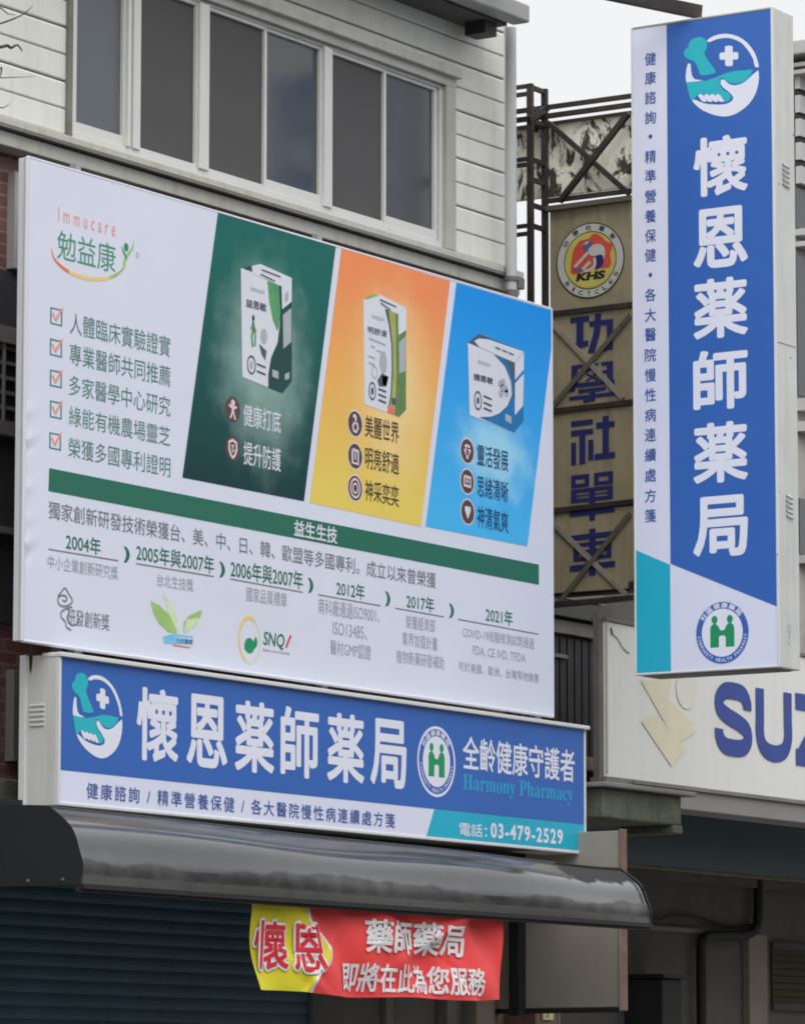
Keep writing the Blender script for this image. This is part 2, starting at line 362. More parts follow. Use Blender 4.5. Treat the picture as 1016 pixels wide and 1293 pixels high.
def zoomed(ox, oy, s): return lambda pts: [(ox+x/s, oy+y/s) for x, y in pts]
def grid(mb, F, u0, v0, u1, v1, nu, nv, m, h=0.0):
    vs = [F.pt(u0+(u1-u0)*i/nu, v0+(v1-v0)*j/nv, h) for j in range(nv+1) for i in range(nu+1)]
    mb.mesh(vs, [(j*(nu+1)+i, j*(nu+1)+i+1, (j+1)*(nu+1)+i+1, (j+1)*(nu+1)+i) for j in range(nv) for i in range(nu)], m, True)

# the two emblems, in units of their radius
LZ = [lambda p: ((p[0]-521)/199.0, -(p[1]-407+.145*(p[0]-521))/228.0)]
def hand_emblem(F, c, ru, rv, parent, h):
    def U(pts, k=3, closed=True):
        q = [LZ[0](p) for p in pts]
        if k > 1: q = smooth(q+[q[0]], k)[:-1]
        return [(c[0]+x*ru, c[1]+y*rv) for x, y in q]
    b = MB()
    polyuv(b, F, U([(360, 210), (385, 201), (410, 198), (435, 212), (444, 240), (438, 265), (428, 290), (450, 330), (489, 385), (470, 400), (415, 409), (400, 392), (385, 350), (368, 328), (345, 322), (322, 305), (317, 285), (325, 265), (340, 255), (345, 232)], 2), TEALINK, h)
    polyuv(b, F, U([(329, 446), (380, 444), (440, 436), (500, 415), (550, 395), (600, 383), (660, 380), (690, 378), (660, 425), (620, 450), (580, 453), (550, 440), (532, 424), (512, 428), (510, 450), (525, 485), (560, 505), (572, 525), (555, 548), (520, 552), (440, 512), (395, 514), (376, 530), (357, 548), (340, 500)], 2), TEALINK, h)
    b.build('pestle_and_bowl', parent)
    b = MB()
    polyuv(b, F, U([(442, 218), (480, 192), (545, 180), (610, 195), (660, 230), (700, 285), (718, 340), (720, 362), (701, 360), (690, 315), (660, 265), (625, 228), (580, 208), (540, 203), (490, 212), (458, 227)], 2), WHITEINK, h+.0005)
    polyuv(b, F, U([(339, 342), (353, 345), (355, 385), (362, 415), (375, 430), (420, 436), (380, 443), (329, 446), (325, 420), (330, 375)], 1), WHITEINK, h+.0005)
    polyuv(b, F, U([(719, 379), (721, 430), (705, 500), (665, 565), (600, 615), (540, 633), (480, 625), (420, 602), (380, 572), (360, 546), (378, 543), (425, 562), (480, 568), (535, 566), (572, 550), (582, 525), (555, 495), (528, 475), (514, 450), (519, 432), (536, 432), (555, 452), (590, 463), (640, 447), (690, 402)], 2), WHITEINK, h+.0005)
    for k in range(4):
        x = 392+k*31
        polyuv(b, F, U([(x, 520+k*1), (x+10, 512), (x+24, 514), (x+46, 545), (x+40, 553), (x+22, 550)], 2), WHITEINK, h+.0007)
    b.build('hand_and_arc', parent)
    b = MB()
    polyuv(b, F, U([(540, 252), (550, 246), (572, 246), (582, 252), (582, 282), (606, 280), (612, 290), (612, 312), (606, 322), (582, 322), (582, 352), (572, 358), (550, 358), (540, 352), (540, 322), (516, 324), (510, 314), (510, 294), (516, 284), (540, 282)], 1), WHITEINK, h+.0005)
    b.build('medical_cross', parent)
def arc_text(mb, F, body, c, ru, rv, a0, a1, cw, ch, m, h, bold=.01, outward=True):
    n = len(body)
    for k, s in enumerate(body):
        if s == ' ': continue
        a = math.radians(a0+(a1-a0)*(k+.5)/n); u, v = c[0]+ru*math.cos(a), c[1]+rv*math.sin(a)
        rot = a-math.pi/2 if outward else a+math.pi/2
        q = .45 if s in 'I1.' else 1
        put(mb, F, s, u-cw*q/2, v-ch/2, u+cw*q/2, v+ch/2, m, h, bold=bold, rot=(u, v, rot))
def partner_emblem(F, c, ru, rv, parent, h, white_rim):
    b = MB(); 
    if white_rim: ell(b, F, c, ru*1.0, rv*1.0, WHITEINK, h); ru, rv = ru*.92, rv*.92
    ell(b, F, c, ru, rv, RING, h+.001); ell(b, F, c, ru*.78, rv*.78, WHITEINK, h+.002)
    arc_text(b, F, '社區健康藥局', c, ru*.89, rv*.89, 152, 36, ru*.24, rv*.165, WHITEINK, h+.002, .03)
    arc_text(b, F, 'COMMUNITY HEALTH PHARMACY', c, ru*.89, rv*.89, 184, 356, ru*.075, rv*.11, WHITEINK, h+.002, .02, False)
    b.build('emblem_disc', parent)
    b = MB(); P = lambda pts: [(c[0]+x*ru, c[1]+y*rv) for x, y in pts]
    for sx in (-1, 1):
        ell(b, F, (c[0]+sx*.29*ru, c[1]+.43*rv), .115*ru, .13*rv, HGREEN, h+.003)
        polyuv(b, F, P([(sx*x, y) for x, y in ((.46, -.47), (.46, .14), (.42, .25), (.34, .30), (.24, .30), (.16, .23), (.08, .09), (0, .07), (0, -.09), (.10, -.10), (.13, -.16), (.13, -.47))]), HGREEN, h+.003)
    b.build('paired_figures', parent)

# ================================================================== GROUND
b = MB(); b.face([(-400, -400, -.12), (400, -400, -.12), (400, 400, -.12), (-400, 400, -.12)], EARTH); struct('ground', b)
b = MB(); b.face([(-200, -6, -.115), (200, -6, -.115), (200, 10.2, -.115), (-200, 10.2, -.115)], ASPH); struct('road', b)
b = MB(); b.box((-200, 10.2, -.13), (200, 17.5, 0.0), PAVE); struct('pavement', b)

# ================================================================== CLAD SHOPHOUSE
WY = 13.6
XL, XR = 12.5, 22.17
hs = thing('shophouse', (17, WY, 0), 'shophouse with white clad upper floor, maroon brick below and dark teal roller shutter', 'building')
b = MB()
zt = onY(0, 181, WY-.1).z
# masonry with openings for the two side windows and the shop
W1 = dict(x0=onY(9, 270, WY).x, x1=onY(9, 270, WY).x+1.0, z0=onY(10, 340, WY).z, z1=onY(10, 217, WY).z)
W2 = dict(x0=onY(7, 900, WY).x, x1=onY(7, 900, WY).x+1.0, z0=onY(7, 962, WY).z, z1=onY(7, 846, WY).z)
b.box((XL, WY, 3.1), (XR, WY+.2, zt+.03), BRICK)
b.box((XL, WY+.2, 0), (XR, WY+8, 8.1), DARKWALL)
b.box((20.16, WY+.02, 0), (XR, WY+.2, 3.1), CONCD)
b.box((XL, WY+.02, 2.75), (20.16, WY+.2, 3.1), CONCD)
b.build('masonry_wall', hs)
# white cladding planks
b = MB(); pitch = .1418; zref = 6.805
wx0, wx1 = onY(80, 200, WY).x-.03, onY(563, 200, WY).x
wz0, wz1 = 6.50, 7.60
zs = [zref+pitch*k for k in range(-2, 11)]
for x0, x1, zl, zh in ((XL, wx0, 6.44, 8.05), (wx1, XR-.03, 6.47, 8.05), (wx0, wx1, wz1, 8.05)):
    b.box((x0, WY-.012, zl), (x1, WY+.05, zh), LEDGED)
    for k, z in enumerate(zs):
        z1_ = z+pitch; strong_lo = (k-2) % 2 == 0; strong_hi = (k-1) % 2 == 0
        lo = z+(.007 if strong_lo else .003); hi = z1_-(.003 if strong_hi else .002)
        lo, hi = max(lo, zl), min(hi, zh)
        if hi-lo < .01: continue
        prof = [(0, lo), (.018, lo), (.022, lo+.006), (.022, hi-.012 if strong_hi else hi-.006), (.014, hi), (0, hi)]
        ya = WY-.012
        vs = [(x, ya-d, zz) for x in (x0, x1) for d, zz in prof]; n = len(prof)
        b.mesh(vs, [(i, (i+1) % n, n+(i+1) % n, n+i) for i in range(n)]+[tuple(range(n))[::-1], tuple(range(n, 2*n))], SIDING)
b.build('cladding', hs)
# the strip window and its sashes
b = MB(); yf = WY-.04
gz = onY(90, 152, WY).z; gt = onY(543, 107, WY).z
wl, wr = onY(80, 200, WY).x, onY(551, 200, WY).x
b.box((wl-.03, yf-.03, wz1-.115), (wx1+.0, WY+.04, wz1-.06), WINDARK)
b.box((wl-.06, yf-.06, wz1-.06), (wx1+.03, WY+.04, wz1), LEDGE, .006)
b.box((wr, yf-.03, wz0+.02), (wx1, WY+.04, wz1-.115), WINDARK, .004)
b.box((wl-.035, yf-.015, wz0+.02), (wl, WY+.04, wz1-.115), LEDGED)
b.box((wl, yf, wz0+.015), (wr, WY+.04, wz0+.06), WINFRAME, .004)
b.box((wl, yf, wz1-.135), (wr, WY+.04, wz1-.115), WINFRAME, .003)
b.box((wl, yf, wz0+.06), (wl+.03, WY+.04, wz1-.135), WINFRAME)
b.box((wr-.03, yf, wz0+.06), (wr, WY+.04, wz1-.135), WINFRAME)
win = b.build('window', hs)
def X_(px): return onY(px, 200, WY).x
zb, zt_ = wz0+.06, wz1-.135
for (a, c, m, nm, yo, rail) in ((90, 149, GLASSM, 'glass_sash', .012, .055), (170, 240, SCREEN, 'insect_screen', .006, .02), (256, 327, SCREEN, 'insect_screen', .006, .02), (331, 398, GLASS, 'glass_sash', .012, .06), (412, 478, SCREEN, 'insect_screen', .006, .02), (482, 543, GLASS, 'glass_sash', .012, .06)):
    s = MB(); x0, x1 = X_(a), X_(c); fw = .028 if m is not SCREEN else .012
    y = yf+yo
    s.box((x0-fw, y, zb), (x1+fw, y+.03, zb+rail), WINFRAME, .003); s.box((x0-fw, y, zt_-.02), (x1+fw, y+.03, zt_), WINFRAME, .003)
    s.box((x0-fw, y, zb+rail), (x0, y+.03, zt_-.02), WINFRAME); s.box((x1, y, zb+rail), (x1+fw, y+.03, zt_-.02), WINFRAME)
    s.face([(x0, y+.018, zb+rail), (x1, y+.018, zb+rail), (x1, y+.018, zt_-.02), (x0, y+.018, zt_-.02)], m)
    s.build(nm, win)
for a, c in ((151, 155), (158, 167), (242, 254), (400, 410)):
    s = MB(); s.box((X_(a), yf-.012, zb), (X_(c), WY+.03, zt_), WINFRAME, .003); s.build('mullion', win)
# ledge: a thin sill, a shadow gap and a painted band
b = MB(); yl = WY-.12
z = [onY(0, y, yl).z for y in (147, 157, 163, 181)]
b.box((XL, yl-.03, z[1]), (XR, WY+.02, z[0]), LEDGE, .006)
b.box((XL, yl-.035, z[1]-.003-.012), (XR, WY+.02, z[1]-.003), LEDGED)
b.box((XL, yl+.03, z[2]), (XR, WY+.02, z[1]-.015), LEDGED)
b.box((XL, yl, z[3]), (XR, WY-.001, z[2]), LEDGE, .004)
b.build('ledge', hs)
b = MB(); b.box((XR-.028, WY-.02, z[3]), (XR+.03, WY+.06, 8.05), WINDARK, .005)
b.build('corner_trim', hs)
# eave and gutter
b = MB(); ge = onY(671, 15, 13.2); z0e, z1e = onY(665, 26, 13.2).z, onY(672, 8, 13.2).z+.01
b.box((XL, 13.21, z0e), (ge.x, 13.33, z1e), GUTTER, .012)
b.box((XL, 13.33, z0e+.06), (ge.x-.02, WY+6, z0e+.12), SOFFIT)
b.box((XL, 13.34, z0e-.01), (ge.x-.05, 13.60, z0e+.06), SOFFIT)
b.box((ge.x-.26, 13.36, z0e-.09), (ge.x-.13, 13.5, z0e-.01), BLACKPVC)
b.build('eave', hs)
b = MB(); PY = 13.41; px = onY(645, 200, PY).x
b.tube([(px, PY, z0e+.02), (px, PY, 7), (px, PY, onY(645, 366, PY).z)], .033, PIPEM, 16)
b.tube([(px+.005, PY, onY(645, 366, PY).z), (px+.005, PY, 3.2)], .037, GREYSTEEL, 14)
zc = onY(645, 352, PY).z
b.tube([(px, PY, zc-.012), (px, PY, zc+.012)], .043, GREYSTEEL, 16); b.box((px+.03, PY-.03, zc-.05), (px+.10, PY, zc+.01), GREYSTEEL)
b.build('downpipe', hs)
# two smaller windows and the balcony grille at the left
for w in (W1, W2):
    s = MB(); t = .055
    for (x0, x1, z0, z1) in ((w['x0'], w['x0']+t, w['z0'], w['z1']), (w['x1']-t, w['x1'], w['z0'], w['z1']), (w['x0']+t, w['x1']-t, w['z1']-t, w['z1']), (w['x0']+t, w['x1']-t, w['z0'], w['z0']+t)):
        s.box((x0, WY-.05, z0), (x1, WY+.02, z1), GREYSTEEL if w is W2 else GUTTER, .004)
    f = s.build('side_window', hs)
    s = MB(); s.face([(w['x0']+t, WY-.005, w['z0']+t), (w['x1']-t, WY-.005, w['z0']+t), (w['x1']-t, WY-.005, w['z1']-t), (w['x0']+t, WY-.005, w['z1']-t)], GLASS); s.build('window_pane', f)
b = MB(); zz = [onY(10, y, WY-.02).z for y in (342, 415, 436, 535, 560, 577, 668, 676, 788)]
b.box((XL, WY-.02, zz[8]), (19, WY-.003, zz[0]), DARKWALL)
b.box((XL, WY-.07, zz[2]), (19, WY-.02, zz[1]), GREYSTEEL); b.box((XL, WY-.07, zz[4]+.03), (19, WY-.02, zz[3]), GREYSTEEL)
b.box((XL, WY-.07, zz[7]), (19, WY-.02, zz[6]), GREYSTEEL)
k = zz[4]+.09
while k < zz[2]-.02: b.box((XL, WY-.045, k), (19, WY-.02, k+.018), GREYSTEEL); k += .075
x = 16.9
while x < 18: b.box((x, WY-.06, zz[4]+.03), (x+.012, WY-.045, zz[2]), GREYSTEEL); x += .11
b.build('balcony_grille', hs)
b = MB(); zm = onY(10, 985, 13.45).z
b.box((XL, 13.4, zm-.16), (17.9, WY-.001, zm), MOSS, .01); b.build('mossy_sill', hs)
# roller shutter: convex slats
b = MB(); sx1 = onY(390, 1250, WY+.01).x; zs0, n = 0.0, 42
sp_ = 2.76/n
for k in range(n):
    za = zs0+k*sp_; prof = [(.0, za), (.003, za+.005), (.007, za+sp_*.35), (.007, za+sp_*.65), (.003, za+sp_-.005), (.0, za+sp_)]
    vs = [(x, WY+.01-d, zz_) for x in (XL, sx1) for d, zz_ in prof]; q = len(prof)
    b.mesh(vs, [(i, i+1, q+i+1, q+i) for i in range(q-1)], SHUTTER)
b.build('roller_shutter', hs)
for a, c, y, m in ((391, 478, .00, CONCD), (478, 487, -.03, GREYSTEEL), (555, 568, -.03, GREYSTEEL), (588, 612, -.05, PILAST), (612, 640, -.02, RUST)):
    b = MB(); b.box((onY(a, 1275, WY).x, WY-.02+y, 0), (onY(c, 1275, WY).x-.003, WY+.018, 2.75), m); b.build('door_post', hs)

# ================================================================== BILLBOARD
BY = 13.05
def wr_(u, v):
    e = 0.0
    if u < 17.45 and 3.9 < v < 5.2:
        t = max(0, 1-(u-16.82)/.22)
        for zc_, a, sl in ((4.92, .012, .5), (4.78, .016, .45), (4.74, -.012, .5), (4.55, .012, .4), (4.28, .016, .5), (4.22, -.014, .45), (4.40, .008, .3)):
            d = (v-zc_-(u-16.88)*sl)/.028; e += a*t*t*math.exp(-d*d)
    return e
BF = Face('Y', BY, wr_)
tl, tr, br, bl = [BF.uv(p) for p in ((36, 197), (695, 390), (701, 904), (28, 810))]
bx0, bx1, bz0, bz1 = (tl[0]+bl[0])/2, (tr[0]+br[0])/2, (br[1]+bl[1])/2, (tl[1]+tr[1])/2
bb = thing('billboard', ((bx0+bx1)/2, BY, bz0), 'large white health supplement billboard with green, orange and blue product panels above the shop sign', 'billboard')
L0 = bb.location.copy()
b = MB(); grid(b, BF, bx0, bz0, bx1, bz1, 160, 120, VINYL, 0)
board = b.build('printed_face', bb)
b = MB()
b.box((bx0, BY+.004, bz0), (bx1, BY+.06, bz1), VINYL_EDGE, .004)
def tub(p, q, r): b.tube([p, q], r, VINYL_EDGE, 8)
e = .007
tub((bx0, BY+.006, bz0), (bx0, BY+.006, bz1), .012); tub((bx1, BY+.006, bz0), (bx1, BY+.006, bz1), .008)
tub((bx0, BY+.006, bz1), (bx1, BY+.006, bz1), .008); tub((bx0, BY+.006, bz0), (bx1, BY+.006, bz0), .010)
b.build('edge_frame', bb)
for pxx in (88, 394):
    s = MB(); x = onY(pxx, 230, BY+.1).x; s.box((x, BY+.061, bz1-.3), (x+.04, BY+.10, bz1+.06), GUTTER); x += .6; s.box((x, BY+.061, bz1-.2), (x+.04, WY, bz1-.14), GREYSTEEL); s.build('bracket', bb)
for pxx in (68, 90, 380, 402, 655, 672):
    s = MB(); x = onY(pxx, 860, BY+.08).x; w = .03 if pxx in (68, 380, 655) else .06
    s.box((x, BY+.061, bz0-.13), (x+w, BY+.1, bz0+.3), ALU if w > .04 else GREYSTEEL); s.build('support_post', bb)
def lettering(items, parent=board, F=BF, name='lettering'):
    for it in items:
        q = MB(); body, bl_, tr_, m, h = it[:5]; kw = it[5] if len(it) > 5 else {}
        txt(q, F, body, bl_, tr_, m, h, **kw); o = q.build(name, parent)
    return o
def loc(px): p = BF.uv(px); return p[0]-L0.x, p[1]-L0.z
# coloured panels
def panel(pts, m):
    q = MB(); poly(q, BF, pts, m, .003); return q.build('coloured_panel', board)
g = loc((333, 440)); PG = printed('green_panel', S(24, 90, 84), S(18, 52, 56), g[1]+.45, g[1]-.75, (g[0], g[1]-.08, .52, .68, S(140, 168, 160), .68), .35)
panel(((275, 268), (423.7, 311.5), (383.5, 633), (230, 603)), PG)
g = loc((483, 460)); PO = printed('orange_panel', S(216, 126, 80), S(202, 180, 86), g[1]+.45, g[1]-.75, (g[0]+.1, g[1]-.1, .5, .7, S(222, 190, 140), .75), .25)
panel(((430.8, 313.5), (568, 354.5), (531, 665), (390.6, 634.6)), PO)
g = loc((626, 500)); PB = printed('blue_panel', S(20, 128, 202), S(64, 160, 218), g[1]+.5, g[1]-.75, (g[0]-.02, g[1]-.32, .5, .34, S(150, 196, 228), .8), .5)
panel(((576, 356.5), (695.4, 391.5), (695.6, 440), (665.5, 690), (537, 665)), PB)
q = MB(); poly(q, BF, ((62, 591), (680, 713), (680, 738.5), (61, 620)), DGREEN, .003); q.build('title_bar', board)
lettering([('益生生技', (371, 676.5), (425, 666.5), PICWHITE, .005, dict(bold=.025))])
# brand block
lettering([('Immucare', (73.5, 279), (145.5, 280), PALEORANGE, .003, dict(space=1.7, bold=.0))])
lettering([('勉益康', (72, 326), (146, 309), LOGOGREEN, .003, dict(bold=.0))])
q = MB()
Z = zoomed(0, 200, 2.54)
arcp = smooth(Z([(165, 290), (172, 318), (195, 345), (230, 368), (280, 384), (330, 386), (370, 374), (397, 350), (402, 330)]), 4)
n = len(arcp); ws = [.004+.016*math.sin(math.pi*min(1, i/(n-1)*.93+.05)) for i in range(n)]
third = n//3
stroke(q, BF, arcp[:third+1], ws[:third+1], ORANGEINK, .003); stroke(q, BF, arcp[third:2*third+1], ws[third:2*third+1], YELLOWINK, .003); stroke(q, BF, arcp[2*third:], ws[2*third:], LEAFY, .003)
stroke(q, BF, smooth(Z([(428, 262), (425, 285), (412, 305), (402, 320), (396, 345)]), 3), [.006]*3+[.012]*3+[.02]*4+[.018]*2+[.01], LEAFY, .0035)
stroke(q, BF, smooth(Z([(390, 282), (395, 298), (402, 312), (405, 325)]), 3), [.006]*3+[.012]*7, HGREEN, .004)
c_ = BF.uv(Z([(404, 284)])[0]); ell(q, BF, c_, .019, .022, HGREEN, .004)
c_ = BF.uv(Z([(440, 310)])[0]); ring(q, BF, c_, .012, .014, .3, PALETXT, .003)
q.build('brand_swoosh', board)
# check boxes and their claims
for (x0, y0, x1, y1) in ((63.2, 388.5, 78.6, 411), (62.8, 428, 78.2, 450.5), (62.8, 467, 78, 489.5), (62.8, 506, 78, 529), (62, 546, 77, 568.5)):
    q = MB(); a, c_ = BF.uv((x0, y1-2.5)), BF.uv((x1, y0+2.5)); lw = .007
    for (u0, v0, u1, v1) in ((a[0], a[1], c_[0], a[1]+lw), (a[0], c_[1]-lw, c_[0], c_[1]), (a[0], a[1]+lw, a[0]+lw*1.5, c_[1]-lw), (c_[0]-lw*1.5, a[1]+lw, c_[0], c_[1]-lw)):
        polyuv(q, BF, [(u0, v0), (u1, v0), (u1, v1), (u0, v1)], GREENTXT, .003)
    w_, h_ = c_[0]-a[0], c_[1]-a[1]
    stroke(q, BF, [(a[0]+.2*w_, a[1]+.68*h_), (a[0]+.45*w_, a[1]+.28*h_), (a[0]+1.02*w_, a[1]+1.12*h_)], [.013, .017, .010], PALEORANGE, .005, px=False)
    q.build('check_box', board)
for body, l, t_ in (('人體臨床實驗證實', (88, 421), (215, 425)), ('專業醫師共同推薦', (87.5, 459.5), (215, 463)), ('多家醫學中心研究', (87, 498.5), (215, 501.5)), ('綠能有機農場靈芝', (87, 537), (215, 539.5)), ('榮獲多國專利證明', (86, 577), (215, 578))):
    lettering([(body, l, t_, GREENTXT, .003, dict(bold=.0))])
lettering([('獨家創新研發技術榮獲台、美、中、日、韓、歐盟等多國專利。成立以來曾榮獲', (61, 654.5), (550, 723.5), GREYTXT, .003, dict(bold=.004))])
# claims on the panels
for body, l, t_ in (('健康打底', (307, 537), (354, 520)), ('提升防護', (307, 586), (354, 567))): lettering([(body, l, t_, PICWHITE, .006, dict(bold=.012))])
for body, l, t_ in (('美麗世界', (460.5, 551), (503, 533.5)), ('明亮舒適', (460.5, 591), (503, 573)), ('神采奕奕', (460.5, 631.5), (503, 614))): lettering([(body, l, t_, DKBROWN, .006, dict(bold=.012))])
for body, l, t_ in (('靈活發展', (602, 587), (641, 569.5)), ('思緒清晰', (602, 626.5), (641, 608.5)), ('神清氣爽', (602, 665.5), (641, 646.5))): lettering([(body, l, t_, DKBLUE, .006, dict(bold=.012))])
def icon(c, kind, pale=False):
    q = MB(); C_ = BF.uv(c); r = .067 if not pale else .066
    if not pale: ell(q, BF, C_, r*1.12, r*1.12, ICONPALE, .0042)
    ell(q, BF, C_, r, r, BROWN, .005)
    P = lambda pts: [(C_[0]+x*r, C_[1]+y*r) for x, y in pts]
    T = lambda pts, w: stroke(q, BF, P(pts), w, ICONPALE, .007, px=False)
    if kind == 'person': ell(q, BF, P([(0, .52)])[0], .018, .018, ICONPALE, .007); polyuv(q, BF, P([(-.55, .4), (-.1, .3), (.1, .3), (.55, .3), (.55, .15), (.15, .05), (.2, -.3), (.45, -.75), (.25, -.8), (0, -.3), (-.25, -.75), (-.45, -.7), (-.2, -.3), (-.15, .05), (-.55, .2)]), ICONPALE, .007)
    if kind == 'shield': T([(0, .65), (.5, .45), (.5, -.1), (.3, -.5), (0, -.75), (-.3, -.5), (-.5, -.1), (-.5, .45), (0, .65)], .016); T([(-.2, .2), (.2, .25), (-.15, -.05), (.2, -.1), (-.1, -.3)], .012)
    if kind == 'woman': T([(-.3, .5), (-.1, .1), (-.35, -.2), (-.2, -.6), (.15, -.65), (.4, -.3), (.3, 0), (.05, .1)], .016); ell(q, BF, P([(-.1, .45)])[0], .02, .022, ICONPALE, .007)
    if kind == 'frame': T([(-.42, .5), (.42, .45), (.42, -.6), (-.42, -.55), (-.42, .5)], .018); polyuv(q, BF, P([(-.15, .35), (.15, .35), (.15, -.3), (-.15, -.3)]), PICGREY, .007)
    if kind == 'swirl': ring(q, BF, C_, .05, .055, .22, ICONPALE, .007); ring(q, BF, C_, .028, .03, .35, ICONPALE, .007)
    if kind == 'brain': T([(-.4, .3), (-.1, .5), (.1, .4), (.4, .4)], .016); T([(-.5, 0), (-.1, .05), (.2, 0), (.5, .1)], .018); T([(0, .1), (0, -.65)], .022); T([(-.35, -.25), (.35, -.2)], .014)
    if kind == 'screen': T([(-.5, .4), (.5, .35), (.5, -.4), (-.5, -.35), (-.5, .4)], .018); polyuv(q, BF, P([(-.25, .2), (.25, .18), (.25, -.15), (-.25, -.12)]), PICGREY, .007)
    if kind == 'heart': polyuv(q, BF, P([(0, .4), (.2, .5), (.45, .4), (.45, .1), (0, -.6), (-.45, .1), (-.45, .4), (-.2, .5)]), PICWHITE, .007)
    q.build('icon', board)
for c, k in (((293.5, 517), 'person'), ((293.5, 566), 'shield')): icon(c, k, True)
for c, k in (((448, 535), 'woman'), ((448, 576), 'frame'), ((448, 616.5), 'swirl')): icon(c, k)
for c, k in (((589.5, 569.5), 'brain'), ((589.5, 608), 'screen'), ((590, 646.5), 'heart')): icon(c, k)
# pictured cartons (flat print)
def pic(Z, layers, letters, extra=None):
    q = MB(); h = .005
    for pts, m in layers: poly(q, BF, Z(pts), m, h); h += .0006
    for body, l, t_, m, bo in letters: txt(q, BF, body, Z([l])[0], Z([t_])[0], m, h+.001, bold=bo)
    if extra: extra(q, Z, h+.001)
    return q.build('carton_picture', board)
def ex1(q, Z, h):
    stroke(q, BF, Z([(172, 540), (172, 640), (160, 720), (168, 810)]), .016, PICMG, h); stroke(q, BF, Z([(176, 640), (192, 720), (188, 805)]), .014, PICMG, h); stroke(q, BF, Z([(150, 650), (172, 590), (200, 680)]), .010, PICMG, h)
    c = BF.uv(Z([(174, 545)])[0]); ell(q, BF, c, .012, .016, PICMG, h)
    c = BF.uv(Z([(156, 975)])[0]); ring(q, BF, c, .04, .05, .2, PICDK, h); ell(q, BF, c, .016, .022, PICGREY, h)
    poly(q, BF, Z([(225, 780), (292, 850), (283, 935), (250, 880)]), PICDK, h); c = BF.uv(Z([(270, 715)])[0]); ell(q, BF, c, .03, .04, PICGREY, h)
    for y in (965, 1030): stroke(q, BF, Z([(205, y), (285, y+35)]), .01, PICDK, h)
    poly(q, BF, Z([(345, 1015), (400, 1035), (400, 1105), (345, 1080)]), PICGREY, h); poly(q, BF, Z([(458, 1060), (500, 1040), (500, 1100), (460, 1115)]), PICGREY, h)
    for y, x0, x1 in ((110, 250, 420), (150, 240, 370)): stroke(q, BF, Z([(x0, y), (x1, y+65)]), .007, PICDK, h)
    poly(q, BF, Z([(460, 330), (490, 300), (490, 390), (460, 410)]), PICGREY, h)
pic(zoomed(295, 325, 7.19), [([(62, 100), (240, 58), (524, 186), (430, 262), (300, 200)], PICWHITE), ([(75, 98), (160, 75), (168, 132)], PICDG), ([(62, 100), (430, 262), (440, 1232), (75, 1082)], PICWHITE),
    ([(430, 262), (524, 186), (525, 1120), (440, 1232)], PICDG), ([(430, 262), (524, 186), (522, 400), (437, 470)], PICWHITE), ([(443, 520), (519, 458), (519, 765), (446, 830)], PICGREY),
    ([(400, 250), (430, 262), (440, 1232), (310, 1180), (310, 1060), (335, 910), (395, 770), (415, 600)], PICDG), ([(303, 210), (405, 252), (418, 480), (408, 620), (392, 670), (350, 560), (318, 400)], PICMG)],
    [('Immucare', (150, 300), (275, 285), PICGREY, .0), ('益思敏', (108, 445), (292, 420), PICDK, .02)], ex1)
def ex2(q, Z, h):
    c = BF.uv(Z([(175, 960)])[0]); ring(q, BF, c, .035, .05, .2, PICDK, h); ell(q, BF, c, .014, .02, PICDK, h)
    for y in (940, 990, 1040): stroke(q, BF, Z([(230, y), (300, y+30)]), .011, PICDK, h)
    poly(q, BF, Z([(222, 860), (260, 800), (320, 830), (300, 920), (235, 915)]), PICDK, h); poly(q, BF, Z([(262, 820), (320, 835), (305, 915), (268, 905)]), PICOG, h)
    c = BF.uv(Z([(275, 700)])[0]); ell(q, BF, c, .035, .06, PICGREY, h); ring(q, BF, BF.uv(Z([(195, 790)])[0]), .03, .035, .15, PICGREY, h)
    for y, x0, x1 in ((550, 160, 200), (640, 140, 200), (700, 140, 195), (590, 215, 260), (480, 145, 295)): stroke(q, BF, Z([(x0, y), (x1, y+(x1-x0)*.42)]), .008, PICGREY, h)
    for y, x0, x1 in ((130, 245, 390), (160, 250, 340)): stroke(q, BF, Z([(x0, y), (x1, y+65)]), .007, PICDK, h)
    poly(q, BF, Z([(350, 1020), (385, 1030), (385, 1090), (350, 1080)]), PICDK, h); poly(q, BF, Z([(315, 1090), (375, 1115), (372, 1170), (315, 1150)]), ORANGEINK, h)
pic(zoomed(445, 360, 7.19), [([(95, 125), (180, 72), (270, 95), (482, 205), (410, 262), (300, 215)], PICWHITE), ([(95, 125), (180, 72), (240, 92), (130, 130)], PICYG), ([(95, 125), (410, 262), (420, 1195), (105, 1082)], PICWHITE),
    ([(410, 262), (482, 205), (482, 1130), (420, 1195)], PICOG), ([(410, 262), (484, 205), (484, 405), (413, 455)], PICWHITE), ([(416, 520), (480, 460), (476, 780), (420, 800)], PICGREY),
    ([(290, 212), (410, 262), (420, 1195), (312, 1152), (340, 1000), (352, 760), (348, 540), (325, 360)], PICDK), ([(322, 228), (410, 262), (420, 1195), (322, 1155), (352, 1000), (364, 760), (360, 540), (340, 360)], PICYG), ([(385, 255), (410, 262), (420, 1195), (380, 1175), (395, 800)], PICOG)],
    [('Immucare', (175, 300), (285, 285), PICGREY, .0), ('明舒清', (135, 430), (305, 415), PICDK, .01)], ex2)
